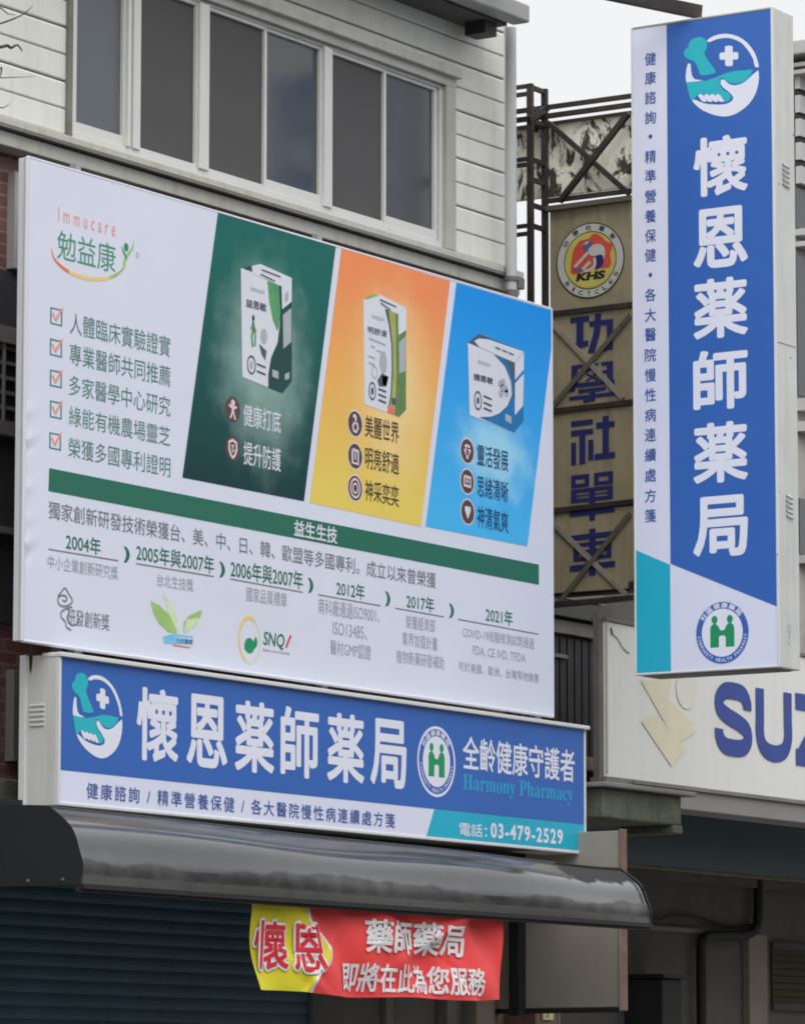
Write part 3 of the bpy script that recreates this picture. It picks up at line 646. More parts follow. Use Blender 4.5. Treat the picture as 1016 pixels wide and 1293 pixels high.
def ex3(q, Z, h):
    c = BF.uv(Z([(238, 825)])[0]); ring(q, BF, c, .04, .055, .2, PICDK, h); ell(q, BF, c, .014, .02, PICDK, h)
    for y in (775, 845, 905): stroke(q, BF, Z([(300, y), (388, y+38)]), .011, PICDK, h)
    for x, y in ((480, 640), (515, 625), (505, 690), (545, 700), (490, 750), (550, 745)): ell(q, BF, BF.uv(Z([(x, y)])[0]), .022, .022, PICGREY, h, 16)
    for x in (425, 500, 570): poly(q, BF, Z([(x, 235+(x-425)*.42), (x+55, 258+(x-425)*.42), (x+60, 275+(x-425)*.42), (x+5, 252+(x-425)*.42)]), PICDK, h)
    poly(q, BF, Z([(535, 965), (600, 1000), (600, 1080), (535, 1040)]), PICGREY, h)
pic(zoomed(575, 410, 8.62), [([(130, 195), (255, 98), (740, 290), (640, 415), (380, 300)], PICDK), ([(200, 175), (250, 148), (360, 160), (735, 290), (640, 412), (260, 245)], PICWHITE), ([(130, 195), (640, 415), (635, 1170), (150, 982)], PICWHITE),
    ([(640, 415), (740, 290), (735, 1050), (635, 1170)], PICBL), ([(640, 415), (740, 290), (738, 490), (642, 600)], PICWHITE), ([(642, 640), (738, 530), (730, 880), (640, 985)], PICWHITE),
    ([(410, 320), (640, 415), (635, 1170), (250, 1005), (380, 1000), (470, 965), (560, 880), (608, 760), (600, 610), (540, 460)], PICDK), ([(440, 340), (540, 380), (600, 520), (628, 680), (615, 830), (560, 930), (480, 985), (360, 1025), (250, 1005), (380, 1000), (470, 965), (560, 880), (608, 760), (596, 610), (530, 450)], PICBL), ([(600, 830), (640, 780), (635, 1170), (330, 1040), (480, 990), (560, 930)], PICBL)],
    [('Immucare', (240, 425), (375, 400), PICGREY, .0), ('捷思敏', (192, 595), (402, 580), PICDK, .03)], ex3)
# the row of years
def years(body, l, t_, u0, u1): 
    q = MB(); txt(q, BF, body, l, t_, DGREEN, .003, bold=.012); stroke(q, BF, [u0, u1], .0065, GREYTXT, .003); q.build('year_heading', board)
years('2004年', (83, 694), (127, 680), (61, 693.5), (149, 708)); years('2005年與2007年', (172, 708), (270, 703), (171.6, 711.6), (269.7, 728))
years('2006年與2007年', (291, 729), (382, 722), (290.5, 731), (382, 748)); years('2012年', (424.6, 752), (460, 738.5), (401.7, 751), (480, 765))
years('2017年', (513, 768), (547.7, 755), (499, 768), (560, 779)); years('2021年', (613, 785), (646.8, 772), (578, 782), (679.5, 801))
for x, y in ((159.5, 700.5), (280, 719.5), (391.7, 739.5), (489, 756.5), (569.5, 771.5)):
    q = MB(); c_ = BF.uv((x, y)); a = .030; 
    polyuv(q, BF, [(c_[0]+p*a, c_[1]+r_*a) for p, r_ in ((-.8, 1.4), (.1, 1.25), (.75, .6), (.95, 0), (.75, -.6), (.1, -1.25), (-.8, -1.4), (-.25, -.7), (-.05, 0), (-.25, .7))], DGREEN, .003); q.build('arrow', board)
K = dict(bold=.0)
lettering([('中小企業創新研究獎', (60, 718), (149, 715.5), PALETXT, .003)]); lettering([('台北生技獎', (198, 740), (244, 731.5), PALETXT, .003)]); lettering([('國家品質標章', (311, 759), (362, 749), PALETXT, .003)])
lettering([('南科廠通過ISO9001、', (401.7, 775), (479, 767.5), PALETXT, .003), ('ISO13485、', (420, 802), (463, 792), PALETXT, .003), ('醫材GMP認證', (416.6, 826), (468, 815.5), PALETXT, .003)])
lettering([('榮獲經濟部', (512, 793), (549, 782.5), PALETXT, .003), ('業界加值計畫', (507.6, 815), (552, 805), PALETXT, .003), ('植物新藥研發補助', (500, 837), (560.5, 829.5), PALETXT, .003)])
lettering([('COVID-19核酸檢測試劑通過', (583.8, 805), (674, 806), PALETXT, .003), ('FDA, CE IVD, TFDA', (596.5, 828), (663, 826), PALETXT, .003), ('可於美國、歐洲、台灣等地銷售', (578.7, 847), (680, 851), PALETXT, .003)])
# award logos along the bottom
Z = zoomed(50, 740, 3.079)
q = MB()
stroke(q, BF, smooth(Z([(88, 55), (98, 60), (106, 50), (98, 38), (82, 38), (70, 52), (76, 72), (95, 80), (118, 72), (127, 55), (112, 30), (98, 8), (84, 24), (70, 40)]), 3), .009, GREYTXT, .003)
stroke(q, BF, smooth(Z([(126, 82), (104, 88), (84, 102), (84, 122), (100, 140), (104, 160), (122, 172)]), 3), .009, GREYTXT, .003)
stroke(q, BF, smooth(Z([(118, 102), (106, 124), (122, 152), (146, 146), (152, 126)]), 3), .009, GREYTXT, .003)
txt(q, BF, '研發創新獎', (84.6, 789), (138, 776), GREYTXT, .004); q.build('award_logo', board)
q = MB()
poly(q, BF, Z([(430, 58), (462, 72), (500, 110), (530, 160), (532, 185), (500, 180), (462, 145), (440, 100)]), LEAFY, .003); poly(q, BF, Z([(482, 28), (510, 70), (535, 130), (538, 185), (528, 160), (500, 105)]), LEAFL, .0036)
poly(q, BF, Z([(558, 186), (560, 140), (580, 115), (632, 92), (622, 125), (600, 160)]), LEAFY, .0036); poly(q, BF, Z([(558, 186), (570, 130), (622, 125), (590, 168)]), LEAFL, .0042)
poly(q, BF, Z([(480, 196), (520, 186), (596, 196), (594, 226), (484, 224)]), SKYINK, .0044); poly(q, BF, Z([(530, 198), (592, 204), (592, 210), (530, 204)]), PICWHITE, .005); stroke(q, BF, Z([(518, 230), (585, 240)]), .007, ORANGEINK, .004)
txt(q, BF, '生技醫療', Z([(530, 219)])[0], Z([(594, 208)])[0], DKBLUE, .0056); q.build('award_logo', board)
q = MB(); c_ = BF.uv(Z([(815, 210)])[0]); ring(q, BF, c_, .10, .125, .16, YELLOWINK, .003, 60, 250); ring(q, BF, c_, .10, .125, .1, LEAFL, .003, 250, 420)
poly(q, BF, smooth(Z([(840, 195), (846, 220), (838, 242), (815, 250), (792, 242), (812, 236), (828, 222)])), HGREEN, .0034); ell(q, BF, BF.uv(Z([(815, 232)])[0]), .045, .04, HGREEN, .0036)
txt(q, BF, 'SNQ', (331.5, 817.5), (358, 801.0), DGREEN, .003, bold=.015, slant=.15); stroke(q, BF, Z([(957, 240), (976, 192)]), .016, REDINK, .0035)
txt(q, BF, 'Safety and Quality', (331.5, 823), (366, 824), GREYTXT, .003); q.build('award_logo', board)

# ================================================================== PHARMACY SHOP SIGN
SY = 13.0
SF = Face('Y', SY)
sx0, sx1_ = SF.uv((73.5, 900))[0], SF.uv((739, 1000))[0]; sz1, sz0 = SF.uv((75, 826))[1], SF.uv((72, 1017))[1]
sg = thing('shop_sign', ((sx0+sx1_)/2, SY, sz0), 'long blue pharmacy lightbox sign with white lower strip, mounted over the dark awning', 'sign')
b = MB(); SD = .225
b.box((sx0, SY+.012, sz0), (sx1_, SY+SD, sz1), ALU, .004)
for k in range(5):
    y = SY+.085; z = sz0+.385+k*.024
    b.box((sx0-.008, y-.004, z), (sx0+.002, y+.085, z+.011), ALUEDGE, .003)
b.box((sx0-.012, SY+SD-.035, sz0), (sx0+.001, SY+SD+.004, sz1+.004), ALUEDGE, .003)
b.build('cabinet', sg)
DF = Face('X', sx0-.001); q = MB()
poly(q, DF, [(36.5, 828), (41.5, 828), (40.5, 842), (39, 852), (37, 846)], STEEL, .001); poly(q, DF, [(49, 830), (52, 830), (51.5, 880), (50, 910), (49.2, 870)], ALU, .0005)
q.build('drip_stain', sg)
b = MB(); t = .018
b.box((sx0, SY-.006, sz0), (sx0+t, SY+.02, sz1), ALUEDGE, .004); b.box((sx1_-t, SY-.006, sz0), (sx1_, SY+.02, sz1), ALUEDGE, .004)
b.box((sx0+t, SY-.006, sz0), (sx1_-t, SY+.02, sz0+t), ALUEDGE, .004); b.box((sx0-.004, SY-.022, sz1-.012), (sx1_+.02, SY+.1, sz1+.010), ALUEDGE, .004)
b.build('edge_frame', sg)
b = MB(); h = .003
polyuv(b, SF, [(sx0+t, sz0+t), (sx1_-t, sz0+t), (sx1_-t, sz1-.012), (sx0+t, sz1-.012)], LAV, 0)
zbl = (SF.uv((75, 972))[1]+SF.uv((548, 1022))[1])/2; ta, tb_ = SF.uv((548, 1022))[0], SF.uv((538, 1056))[0]
polyuv(b, SF, [(sx0+t+.004, zbl), (sx1_-t-.002, zbl), (sx1_-t-.002, sz1-.014), (sx0+t+.004, sz1-.014)], BLUE, h)
polyuv(b, SF, [(tb_, sz0+t+.002), (sx1_-t-.002, sz0+t+.002), (sx1_-t-.002, zbl-.001), (ta, zbl-.001)], TEAL, h)
sface = b.build('printed_face', sg)
def chars(F, body, cs, hw, hh, m, h, parent, **kw):
    q = MB()
    for s, (u, v) in zip(body, cs): put(q, F, s, u-hw, v-hh, u+hw, v+hh, m, h, **kw)
    return q.build('lettering', parent)
a, c_ = SF.uv((171, 962)), SF.uv((513, 913.5)); pit = (c_[0]-a[0]); hh = (c_[1]-a[1])/2; cw = pit/6*.82/2
hh = .5*(SF.uv((198, 872))[1]-SF.uv((198, 965))[1])
cen = [(SF.uv((x, y))) for x, y in ((198.5, 917), (261, 923), (321, 930), (378, 938), (436, 945.5), (490, 953))]
vv = sum(p[1] for p in cen)/6
chars(SF, '懷恩薬師薬局', [(p[0], vv) for p in cen], cw, hh*.95, WHITEINK, .006, sface, fat=.024)
c1, c2 = SF.uv((91, 900)), SF.uv((154, 910)); ec = SF.uv((122.5, 904.5)); rr = (c2[0]-c1[0])/2
em = MB(); ell(em, SF, ec, rr*.5, rr*.5, BLUE, .0034); emo = em.build('emblem', sface)
for nm in (0,): hand_emblem(SF, ec, rr, rr, emo if False else sface, .006)
ec = SF.uv((550.5, 962)); ru = (SF.uv((574.5, 962))[0]-SF.uv((526.5, 962))[0])/2
partner_emblem(SF, ec, ru, ru, sface, .005, True)
lettering([('全齡健康守護者', (584, 971), (724.6, 948), WHITEINK, .006, dict(bold=.018))], sface, SF)
lettering([('\U0001d407\U0001d41a\U0001d42b\U0001d426\U0001d428\U0001d427\U0001d432 \U0001d40f\U0001d421\U0001d41a\U0001d42b\U0001d426\U0001d41a\U0001d41c\U0001d432', (584, 1002.5), (723, 993.5), PHARMINK, .006)], sface, SF)
lettering([('健康諮詢 / 精準營養保健 / 各大醫院慢性病連續處方箋', (109, 1008), (498, 1027.5), NAVYINK, .005, dict(space=1.3, bold=.008))], sface, SF)
lettering([('電話：', (579.5, 1055), (614, 1042), WHITEINK, .006, dict(bold=.012)), ('03-479-2529', (619, 1058.5), (710, 1048), WHITEINK, .006, dict(bold=.03, space=1.2))], sface, SF)

# ================================================================== PROJECTING PHARMACY SIGN
VX, VT, KX_M = 22.3, .255, 22.72
VF = Face('X', VX)
vtl, vtr, vbr, vbl = [VF.uv(p) for p in ((799, 34.5), (978, 7), (980.5, 842), (798.6, 854))]
u0, u1, v0, v1 = (vtl[0]+vbl[0])/2, (vtr[0]+vbr[0])/2, (vbl[1]+vbr[1])/2, (vtl[1]+vtr[1])/2
vs_ = thing('projecting_sign', (VX+VT/2, -(u0+u1)/2, v0), 'tall blue vertical pharmacy lightbox with teal foot, projecting from the party wall', 'sign')
b = MB(); b.box((VX+.01, -u1, v0), (VX+VT, -u0, v1), ALU, .005)
for zc_ in (VF.uv((992, 215))[1], VF.uv((992, 636))[1]):
    for k in range(5):
        z = zc_+.06-k*.029; b.mesh([(VX+.10, -u1-.001, z+.012), (VX+.175, -u1-.001, z+.004), (VX+.175, -u1-.012, z-.006), (VX+.10, -u1-.012, z+.002), (VX+.10, -u1-.001, z-.008), (VX+.175, -u1-.001, z-.016)], [(0, 1, 2, 3), (3, 2, 5, 4)], ALUEDGE)
for zz_, a in ((VF.uv((985, 430))[1], .2),):
    b.bar((VX+.02, -u1-.001, zz_), (VX+VT-.02, -u1-.001, zz_), .004, .004, WINDARK)
b.box((VX+.03, -u1+.04, v0-.006), (VX+VT-.03, -u0-.04, v0), LEDGED)
b.build('cabinet', vs_)
b = MB(); tx = MB()
c_ = VF.uv((996, 800))[1]
for k, s in enumerate('Q11'):
    pass
t = .012
b.box((VX-.004, -u1-.002, v0), (VX+.014, -u1+t, v1), ALUEDGE, .003); b.box((VX-.004, -u0-t, v0), (VX+.014, -u0, v1), ALUEDGE, .003)
b.box((VX-.004, -u1+t, v0), (VX+.014, -u0-t, v0+t), ALUEDGE, .003); b.box((VX-.004, -u1+t, v1-t), (VX+.014, -u0-t, v1), WINDARK, .003)
b.build('edge_frame', vs_)
b = MB(); a0, a1, b0_, b1_ = u0+t, u1-t, v0+t, v1-t
polyuv(b, VF, [(a0, b0_), (a1, b0_), (a1, b1_), (a0, b1_)], LAV, 0)
um = VF.uv((844, 400))[0]
polyuv(b, VF, [(um, VF.uv((844, 712))[1]), (a1, VF.uv((978.6, 766))[1]), (a1, b1_-.001), (um, b1_-.001)], BLUE, .003)
polyuv(b, VF, [(a0+.001, b0_), (um-.002, b0_), (um-.002, VF.uv((843, 713.5))[1]), (a0+.001, VF.uv((799.4, 695))[1])], TEAL, .003)
vface = b.build('printed_face', vs_)
ec = VF.uv((911, 94.5)); ru = (VF.uv((957.5, 94))[0]-VF.uv((864.5, 94))[0])/2; rv = (VF.uv((911, 41.5))[1]-VF.uv((911, 147))[1])/2
hand_emblem(VF, ec, ru, rv, vface, .005)
ec = VF.uv((911.8, 799)); ru = (VF.uv((945, 799))[0]-VF.uv((878.7, 799))[0])/2; rv = (VF.uv((911, 760))[1]-VF.uv((911, 838))[1])/2
partner_emblem(VF, ec, ru, rv, vface, .004, False)
cen = [VF.uv((909.5, y)) for y in (208.5, 299.5, 388.5, 479, 571, 664.5)]
hw = (VF.uv((943, 400))[0]-VF.uv((876, 400))[0])/2; hh = (VF.uv((909, 352))[1]-VF.uv((909, 426))[1])/2
chars(VF, '懷恩薬師薬局', cen, hw*.97, hh*.97, WHITEINK, .006, vface, fat=.027)
q = MB(); s_ = '健康諮詢・精準營養保健・各大醫院慢性病連續處方箋'
ys = [74, 98, 123, 148, 172, 197.5, 222, 247.5, 272.5, 297.5, 322, 347, 372, 397.5, 422.5, 448, 473.5, 498.5, 524, 549, 574.5, 600, 626, 651]
hw = (VF.uv((828, 400))[0]-VF.uv((814.2, 400))[0])/2; hh = (VF.uv((821, 392))[1]-VF.uv((821, 408.3))[1])/2
for s, y in zip(s_, ys):
    c_ = VF.uv((821, y))
    if s == '・': ell(q, VF, c_, .013, .013, NAVYINK, .004, 14)
    else: put(q, VF, s, c_[0]-hw, c_[1]-hh, c_[0]+hw, c_[1]+hh, NAVYINK, .004, bold=.014)
    if s == '・': q.build('lettering', vface); q = MB()
q.build('lettering', vface)
for z in (v0+.6, v1-.7):
    b = MB(); b.bar((VX+.2, -u0-.05, z), (KX_M+.2, 13.16, z), .05, .05, STEEL); b.build('mounting_arm', vs_)
# small scuffed marks on the outer edge of the cabinet
EF = Face('Y', -u1-.0005)
q = MB(); c_ = EF.uv((996, 800)); put(q, EF, 'Q', c_[0]-.02, c_[1]-.01, c_[0]+.02, c_[1]+.05, PALETXT, .001); 
for zy in (805, 812): p = EF.uv((996, zy)); polyuv(q, EF, [(p[0]-.01, p[1]-.008), (p[0]+.01, p[1]-.008), (p[0]+.008, p[1]+.006), (p[0]-.008, p[1]+.006)], PALETXT, .001)
for p in ((983, 232), (981, 448), (1001, 170), (998, 452), (983, 620), (981, 700)):
    c_ = EF.uv(p); ell(q, EF, c_, .008, .006, RUST, .001, 8)
q.build('scuff_marks', vs_)
# steel tie bar between the eave and the sign top
b = MB(); p1 = onX(884, 15, VX+.06); p1 = Vector((VX+.06, p1.y, p1.z))
tgt = onY(560, -52, 13.3)
b.bar(p1, tgt, .05, .075, STEEL); b.bar(p1+Vector((0, 0, -.03)), (p1.x, p1.y, v1-.002), .03, .03, STEEL)
tb2 = b.build('tie_bar'); tag(tb2, 'dark brown steel bar ending above the top of the tall vertical sign', 'steel bar')

# ================================================================== OLD BICYCLE-SHOP SIGN TOWER
KX = 22.9
KF = Face('X', KX)
ktop, kbot = KF.uv((693, 262))[1], KF.uv((697, 752))[1]
kl, kr = KF.uv((694, 450))[0], KF.uv((801, 450))[0]
ks = thing('old_shop_sign', (KX+.1, -(kl+kr)/2, kbot), 'weathered tan vertical bicycle shop sign on a rusty steel frame behind the blue projecting sign', 'sign')
def kz(y, x=747): return KF.uv((x, y))[1]
b = MB()
seams = [ktop, kz(391), kz(514), kz(640), kbot]
for i in range(4):
    hi, lo = seams[i]-(.012 if i else 0), seams[i+1]+.012
    b.box((KX+.004, -kr, lo), (KX+.03, -kl, hi), KHSPANEL, .003)
b.box((KX+.03, -kr, kbot), (KX+.15, -kl, ktop), DARKWALL)
pnl = b.build('sign_panel', ks)
b = MB(); mt = kz(146, 747)
b.box((KX+.05, -kr, ktop+.08), (KX+.08, -kl+.5, mt-.012), MOTTLE); b.box((KX+.045, -kr, mt-.012), (KX+.085, -kl+.5, mt+.012), DUSTY); b.box((KX+.04, -kr, ktop+.08), (KX+.049, -kr+.035, mt-.012), DUSTY); b.build('peeling_sheet', ks)
def kb(p, q, w=.035, off=0.0, m=STEEL):
    b = MB(); P, Q = KF.uv(p), KF.uv(q); b.bar(KF.pt(P[0], P[1], .02+off), KF.pt(Q[0], Q[1], .02+off), .03, w, m, (1, 0, 0)); b.build('brace', ks)
for y, w in ((128, .016), (139, .024)): kb((640, y+(747-640)*.137), (812, y-(812-747)*.137), w)
kb((692, 264.5), (803, 250), .075, -.015, DUSTY); kb((692, 254), (803, 240), .02, .005)
kb((693, 155), (795, 245), .028, .0); kb((795, 143), (708, 255), .036, .025)
kb((697, 408), (787, 503), .014, .0, PALEST); kb((797, 398), (700, 512), .009, .02, DUSTY)
kb((700, 662), (792, 752), .015, .0, PALEST); kb((797, 648), (704, 765), .009, .02, DUSTY)
for y in (391, 514, 640): kb((692, y+6), (803, y-7), .03, -.02)
kb((690, 765), (803, 755), .05)
# the lattice mast beside it
b = MB()
P0 = KF.uv((688, 300)); ym = -P0[0]
zt0 = KF.uv((688, 112))[1]
xm = KX-.17
for (x, y) in ((KX, ym), (xm, ym), (KX, ym+.62), (xm, ym+.62)):
    b.box((x-.014, y-.018, 3.6), (x+.014, y+.018, zt0), STEEL)
zz_ = [zt0, kz(135, 688)+.0, kz(160, 688), kz(207, 688), kz(228, 688), kz(262, 688), kz(288, 688), kz(297, 688), kz(345, 688)]
for z in (zt0-.012, zt0-.06, kz(206, 688), kz(213, 688), kz(290, 688), kz(300, 688)):
    b.bar((xm, ym, z), (xm, ym+.62, z), .022, .024, STEEL)
for z in (zt0-.02, kz(142, 688), kz(158, 688), kz(207, 688), kz(232, 688), kz(264, 688), kz(290, 688)):
    b.bar((KX, ym, z), (xm, ym, z), .022, .028, STEEL)
b.bar((KX+.02, ym-.01, kz(135, 688)), (xm-.03, ym-.01, kz(158, 688)), .02, .04, STEEL)
b.build('lattice_mast', ks)
# painting on the panels
b = MB(); ec = KF.uv((745, 328.5)); ru = (KF.uv((788, 329))[0]-KF.uv((702, 329))[0])/2; rv = (kz(281, 745)-kz(376.5, 745))/2
h = .003
ell(b, KF, ec, ru, rv, KHSBLK, h); ell(b, KF, ec, ru*.97, rv*.97, KHSWHITE, h+.0008); ell(b, KF, ec, ru*.77, rv*.77, KHSBLK, h+.0016); ell(b, KF, ec, ru*.745, rv*.745, KHSYEL, h+.0024)
arc_text(b, KF, '功學社單車', ec, ru*.87, rv*.87, 158, 28, ru*.17, rv*.14, KHSBLK, h+.0024, .02)
arc_text(b, KF, 'BICYCLES', ec, ru*.87, rv*.87, 212, 338, ru*.12, rv*.12, KHSBLK, h+.0024, .02, False)
P = lambda pts, k=2: [(ec[0]+x*ru, ec[1]+y*rv) for x, y in (smooth(list(pts)+[pts[0]], k)[:-1] if k > 1 else pts)]
polyuv(b, KF, P([(-.58, -.28), (-.56, 0), (-.50, .28), (-.42, .42), (-.30, .55), (-.05, .58), (.10, .70), (.25, .66), (.38, .55), (.52, .42), (.66, .38), (.64, .25), (.58, .10), (.62, -.1), (.55, -.25), (.30, -.25), (0, -.22), (-.3, -.28), (-.45, -.34)], 2), KHSRED, h+.0032)
# bent-over rider
polyuv(b, KF, P([(-.22, .40), (-.16, .50), (-.04, .52), (.06, .47), (.05, .36), (-.02, .26), (-.12, .22), (-.2, .30)]), KHSPUR, h+.004); polyuv(b, KF, P([(-.2, .42), (-.12, .5), (-.02, .5), (-.1, .44)]), KHSWHITE, h+.0046)
polyuv(b, KF, P([(-.05, .30), (.10, .40), (.28, .40), (.42, .30), (.44, .12), (.38, -.04), (.26, .06), (.10, .10), (-.02, .16)]), KHSWHITE, h+.005)
polyuv(b, KF, P([(.16, .10), (.34, .12), (.40, -.02), (.36, -.18), (.22, -.26), (.14, -.26), (.18, -.1), (.06, .02)]), KHSNAVY, h+.0056)
stroke(b, KF, P([(.12, .06), (.14, -.12), (.02, -.24), (-.25, -.26)], 3), .02, KHSWHITE, h+.006, px=False)
stroke(b, KF, P([(-.05, .22), (-.28, .02), (-.46, -.14)], 1), .018, KHSWHITE, h+.006, px=False)
stroke(b, KF, P([(-.50, -.14), (-.40, -.24), (-.32, -.20), (-.2, -.28)], 1), .016, KHSPUR, h+.0062, px=False)
polyuv(b, KF, P([(-.6, -.36), (-.2, -.34), (0, -.26), (.3, -.28), (.62, -.3), (.5, -.5), (.3, -.66), (0, -.73), (-.3, -.66), (-.5, -.5)], 1), KHSYEL, h+.0066)
uK0, uK1 = KF.uv((727, 352))[0], KF.uv((763, 352))[0]
put(b, KF, 'KHS', uK0, ec[1]-.53*rv, uK1, ec[1]-.30*rv, KHSBLK, h+.0075, bold=.06, slant=.25)
b.build('round_emblem', pnl)
q = MB(); Z = zoomed(640, 370, 3.006); hk = [.003]
def blk(*pts):
    poly(q, KF, Z([(x, y-.115*(x-323)) for x, y in pts]), KHSNAVY, hk[0]); hk[0] += .0002
def bar_(x0, y0, x1, y1): blk((x0, y0), (x1, y0), (x1, y1), (x0, y1))
def done():
    global q
    q.build('painted_character', pnl); q = MB(); hk[0] = .003
# five square-cut characters, stroke by stroke
bar_(240, 84, 312, 104); bar_(263, 104, 290, 190); blk((250, 184), (308, 176), (308, 198), (250, 208))
bar_(312, 106, 402, 126); bar_(378, 126, 402, 222); blk((352, 204), (378, 204), (378, 226), (360, 226)); blk((334, 80), (358, 80), (354, 150), (332, 226), (306, 226), (328, 150)); done()
bar_(244, 266, 268, 336); bar_(378, 266, 402, 336); bar_(268, 266, 288, 280); bar_(358, 266, 378, 280); bar_(268, 298, 286, 310); bar_(360, 298, 378, 310)
for y in (268, 302):
    blk((294, y), (308, y), (352, y+30), (338, y+30)); blk((338, y), (352, y), (308, y+30), (294, y+30))
bar_(238, 336, 408, 352); bar_(238, 352, 258, 366); bar_(388, 352, 408, 366); bar_(270, 360, 374, 374); bar_(312, 374, 334, 410); bar_(236, 384, 410, 397); bar_(290, 400, 312, 412); done()
bar_(243, 478, 325, 498); bar_(243, 514, 327, 534); bar_(274, 534, 297, 644); bar_(243, 560, 262, 644); bar_(308, 556, 328, 634); bar_(362, 472, 386, 612); bar_(338, 494, 408, 516); bar_(332, 612, 410, 634); done()
for x0, x1 in ((243, 312), (330, 402)):
    bar_(x0, 684, x1, 700); bar_(x0, 718, x1, 732); bar_(x0, 700, x0+18, 718); bar_(x1-18, 700, x1, 718)
bar_(243, 738, 402, 752); bar_(243, 775, 402, 789); bar_(243, 752, 264, 775); bar_(312, 752, 334, 775); bar_(381, 752, 402, 775); bar_(264, 761, 312, 767); bar_(334, 761, 381, 767)
bar_(312, 789, 334, 862); bar_(238, 816, 408, 840); done()
bar_(238, 912, 410, 932); bar_(312, 895, 336, 912); bar_(312, 932, 336, 1072); bar_(252, 944, 396, 958); bar_(252, 972, 312, 984); bar_(336, 972, 396, 984); bar_(252, 998, 396, 1012); bar_(252, 958, 272, 998); bar_(376, 958, 396, 998); bar_(238, 1026, 410, 1048); done()

# ================================================================== NEIGHBOURING LOW BUILDING
NY = 14.15
nb = thing('arcade_building', (25, NY, 0), 'grimy low arcade building with mossy concrete canopy beside the clad shophouse', 'building')
b = MB()
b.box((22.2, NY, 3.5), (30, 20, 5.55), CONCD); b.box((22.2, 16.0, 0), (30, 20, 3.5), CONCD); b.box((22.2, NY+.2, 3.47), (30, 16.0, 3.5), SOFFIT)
b.build('wall', nb)
b = MB()  # dark corrugated cladding between the signs
x = 22.25
while x < 24.7:
    b.box((x, NY-.03, 3.55), (x+.07, NY-.001, 4.5), TEALBOARD if False else DARKWALL); x += .09
z0_ = onY(730, 832, NY-.05).z
b.box((22.25, NY-.05, z0_-.01), (23.75, NY-.03, z0_+.012), GREYSTEEL)
b.box((22.25, NY-.06, 4.52), (24.6, NY, 4.60), LEDGED); b.box((22.25, NY-.10, 4.62), (24.2, NY, 4.72), SOFFIT); b.box((22.25, NY-.05, 4.74), (24.2, NY, 4.84), GREYSTEEL)
b.build('dark_cladding', nb)
b = MB(); za, zb_ = onY(750, 957, NY-.1).z, onY(750, 973, NY-.1).z
b.box((22.25, NY-.1, zb_), (24.5, NY-.001, za), TIMBER, .004); b.build('timber_rail', nb)
# mossy slab
MYs = 12.95; xa = 21.95
pA, pB = onY(870, 995, MYs), onY(866, 1040, MYs)
ztop = onY(745, 985, MYs).z; zlip = onY(745, 991, MYs).z; zb2 = onY(800, 1036, MYs).z
b = MB(); b.box((22.25, MYs+.03, zb2), (pB.x, NY+.2, zlip), MOSS, .012); b.box((22.2, MYs-.02, zlip), (pA.x+.06, NY+.2, ztop), CONC, .006)
b.box((pB.x-.12, MYs+.02, zb2-.05), (pB.x, MYs+.4, zb2), MOSS, .01)
b.build('mossy_canopy', nb)
b = MB(); by = 13.33; z1b, z0b = onY(940, 1003, by).z, onY(940, 1031, by).z
b.box((pB.x+.02, by, z0b), (30, by+.25, z1b), BEAM, .006); b.box((pB.x+.02, by-.02, z1b-.02), (30, by-.001, z1b), LEDGED)
b.build('fascia_beam', nb)
# recessed arcade wall
RY = 15.2
zz = [onY(900, y, RY).z for y in (1042, 1100, 1107, 1118)]
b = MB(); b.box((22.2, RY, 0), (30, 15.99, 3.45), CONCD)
b.build('arcade_wall', nb)
b = MB(); b.box((22.3, 13.8, onY(900, 1100, 13.8).z), (30, 13.86, 3.46), TEALBOARD); b.build('teal_board', nb)
b = MB(); b.box((22.2, RY-.12, zz[2]), (30, RY-.001, zz[1]-.003), TIMBER, .006); b.box((22.2, RY-.08, zz[3]), (30, RY-.001, zz[2]-.003), CONCD); b.build('moulding', nb)
def AZ(x, y): p = onY(x, y, RY-.07); return (p.x, RY-.07, p.z)
pts = [AZ(957, 1112), AZ(957, 1150), AZ(955, 1168), AZ(948, 1178), AZ(935, 1181), AZ(900, 1182), AZ(888, 1185), AZ(885, 1195), AZ(885, 1250), AZ(886, 1330)]
b = MB(); b.tube([Vector(p) for p in smooth(pts, 3)], .035, BLACKPVC, 12); b.build('drainpipe', nb)
b = MB(); x0, x1 = onY(946, 1240, RY-.06).x, onY(969, 1240, RY-.06).x; zp = onY(955, 1180, RY-.06).z
b.box((x0, RY-.06, 0), (x1, RY-.001, zp), PILAST, .006); b.build('pilaster', nb)
b = MB(); x0, x1 = onY(972, 1240, RY).x, 29; z1w, z0w = onY(990, 1200, RY).z, onY(990, 1268, RY).z
b.box((x0, RY-.03, z0w-.05), (x1, RY-.001, z0w), BEAMD); b.box((x0, RY-.03, z1w), (x1, RY-.001, z1w+.05), BEAMD)
k = z0w
GRW = mat('olive_blind', (.055, .055, .034), .8, .15, 4)
while k < z1w: b.box((x0, RY-.02, k), (x1, RY-.004, min(z1w, k+.045)), GRW); k += .05
b.build('louvre_window', nb)
b = MB(); p0, p1_ = onY(836, 1236, RY-.3), onY(884, 1300, RY-.3)
b.box((p0.x, RY-.3, 0), (p1_.x-.25, RY-.002, p0.z), DARKWALL, .01); b.box((p0.x-.05, RY-.34, p0.z+.003), (p1_.x-.18, RY-.002, p0.z+.03), BLACKPVC, .005); b.build('storage_locker', nb)
b = MB(); pts = [onY(x, y, RY-.03) for x, y in ((795, 1150), (812, 1158), (832, 1161), (850, 1156), (884, 1160), (915, 1170), (948, 1168))]; b.tube(smooth(pts, 3), .008, BLACKPVC, 6); b.build('cable', nb)
b = MB(); p0, p1_ = onY(834, 1172, RY-.02), onY(885, 1179, RY-.02)
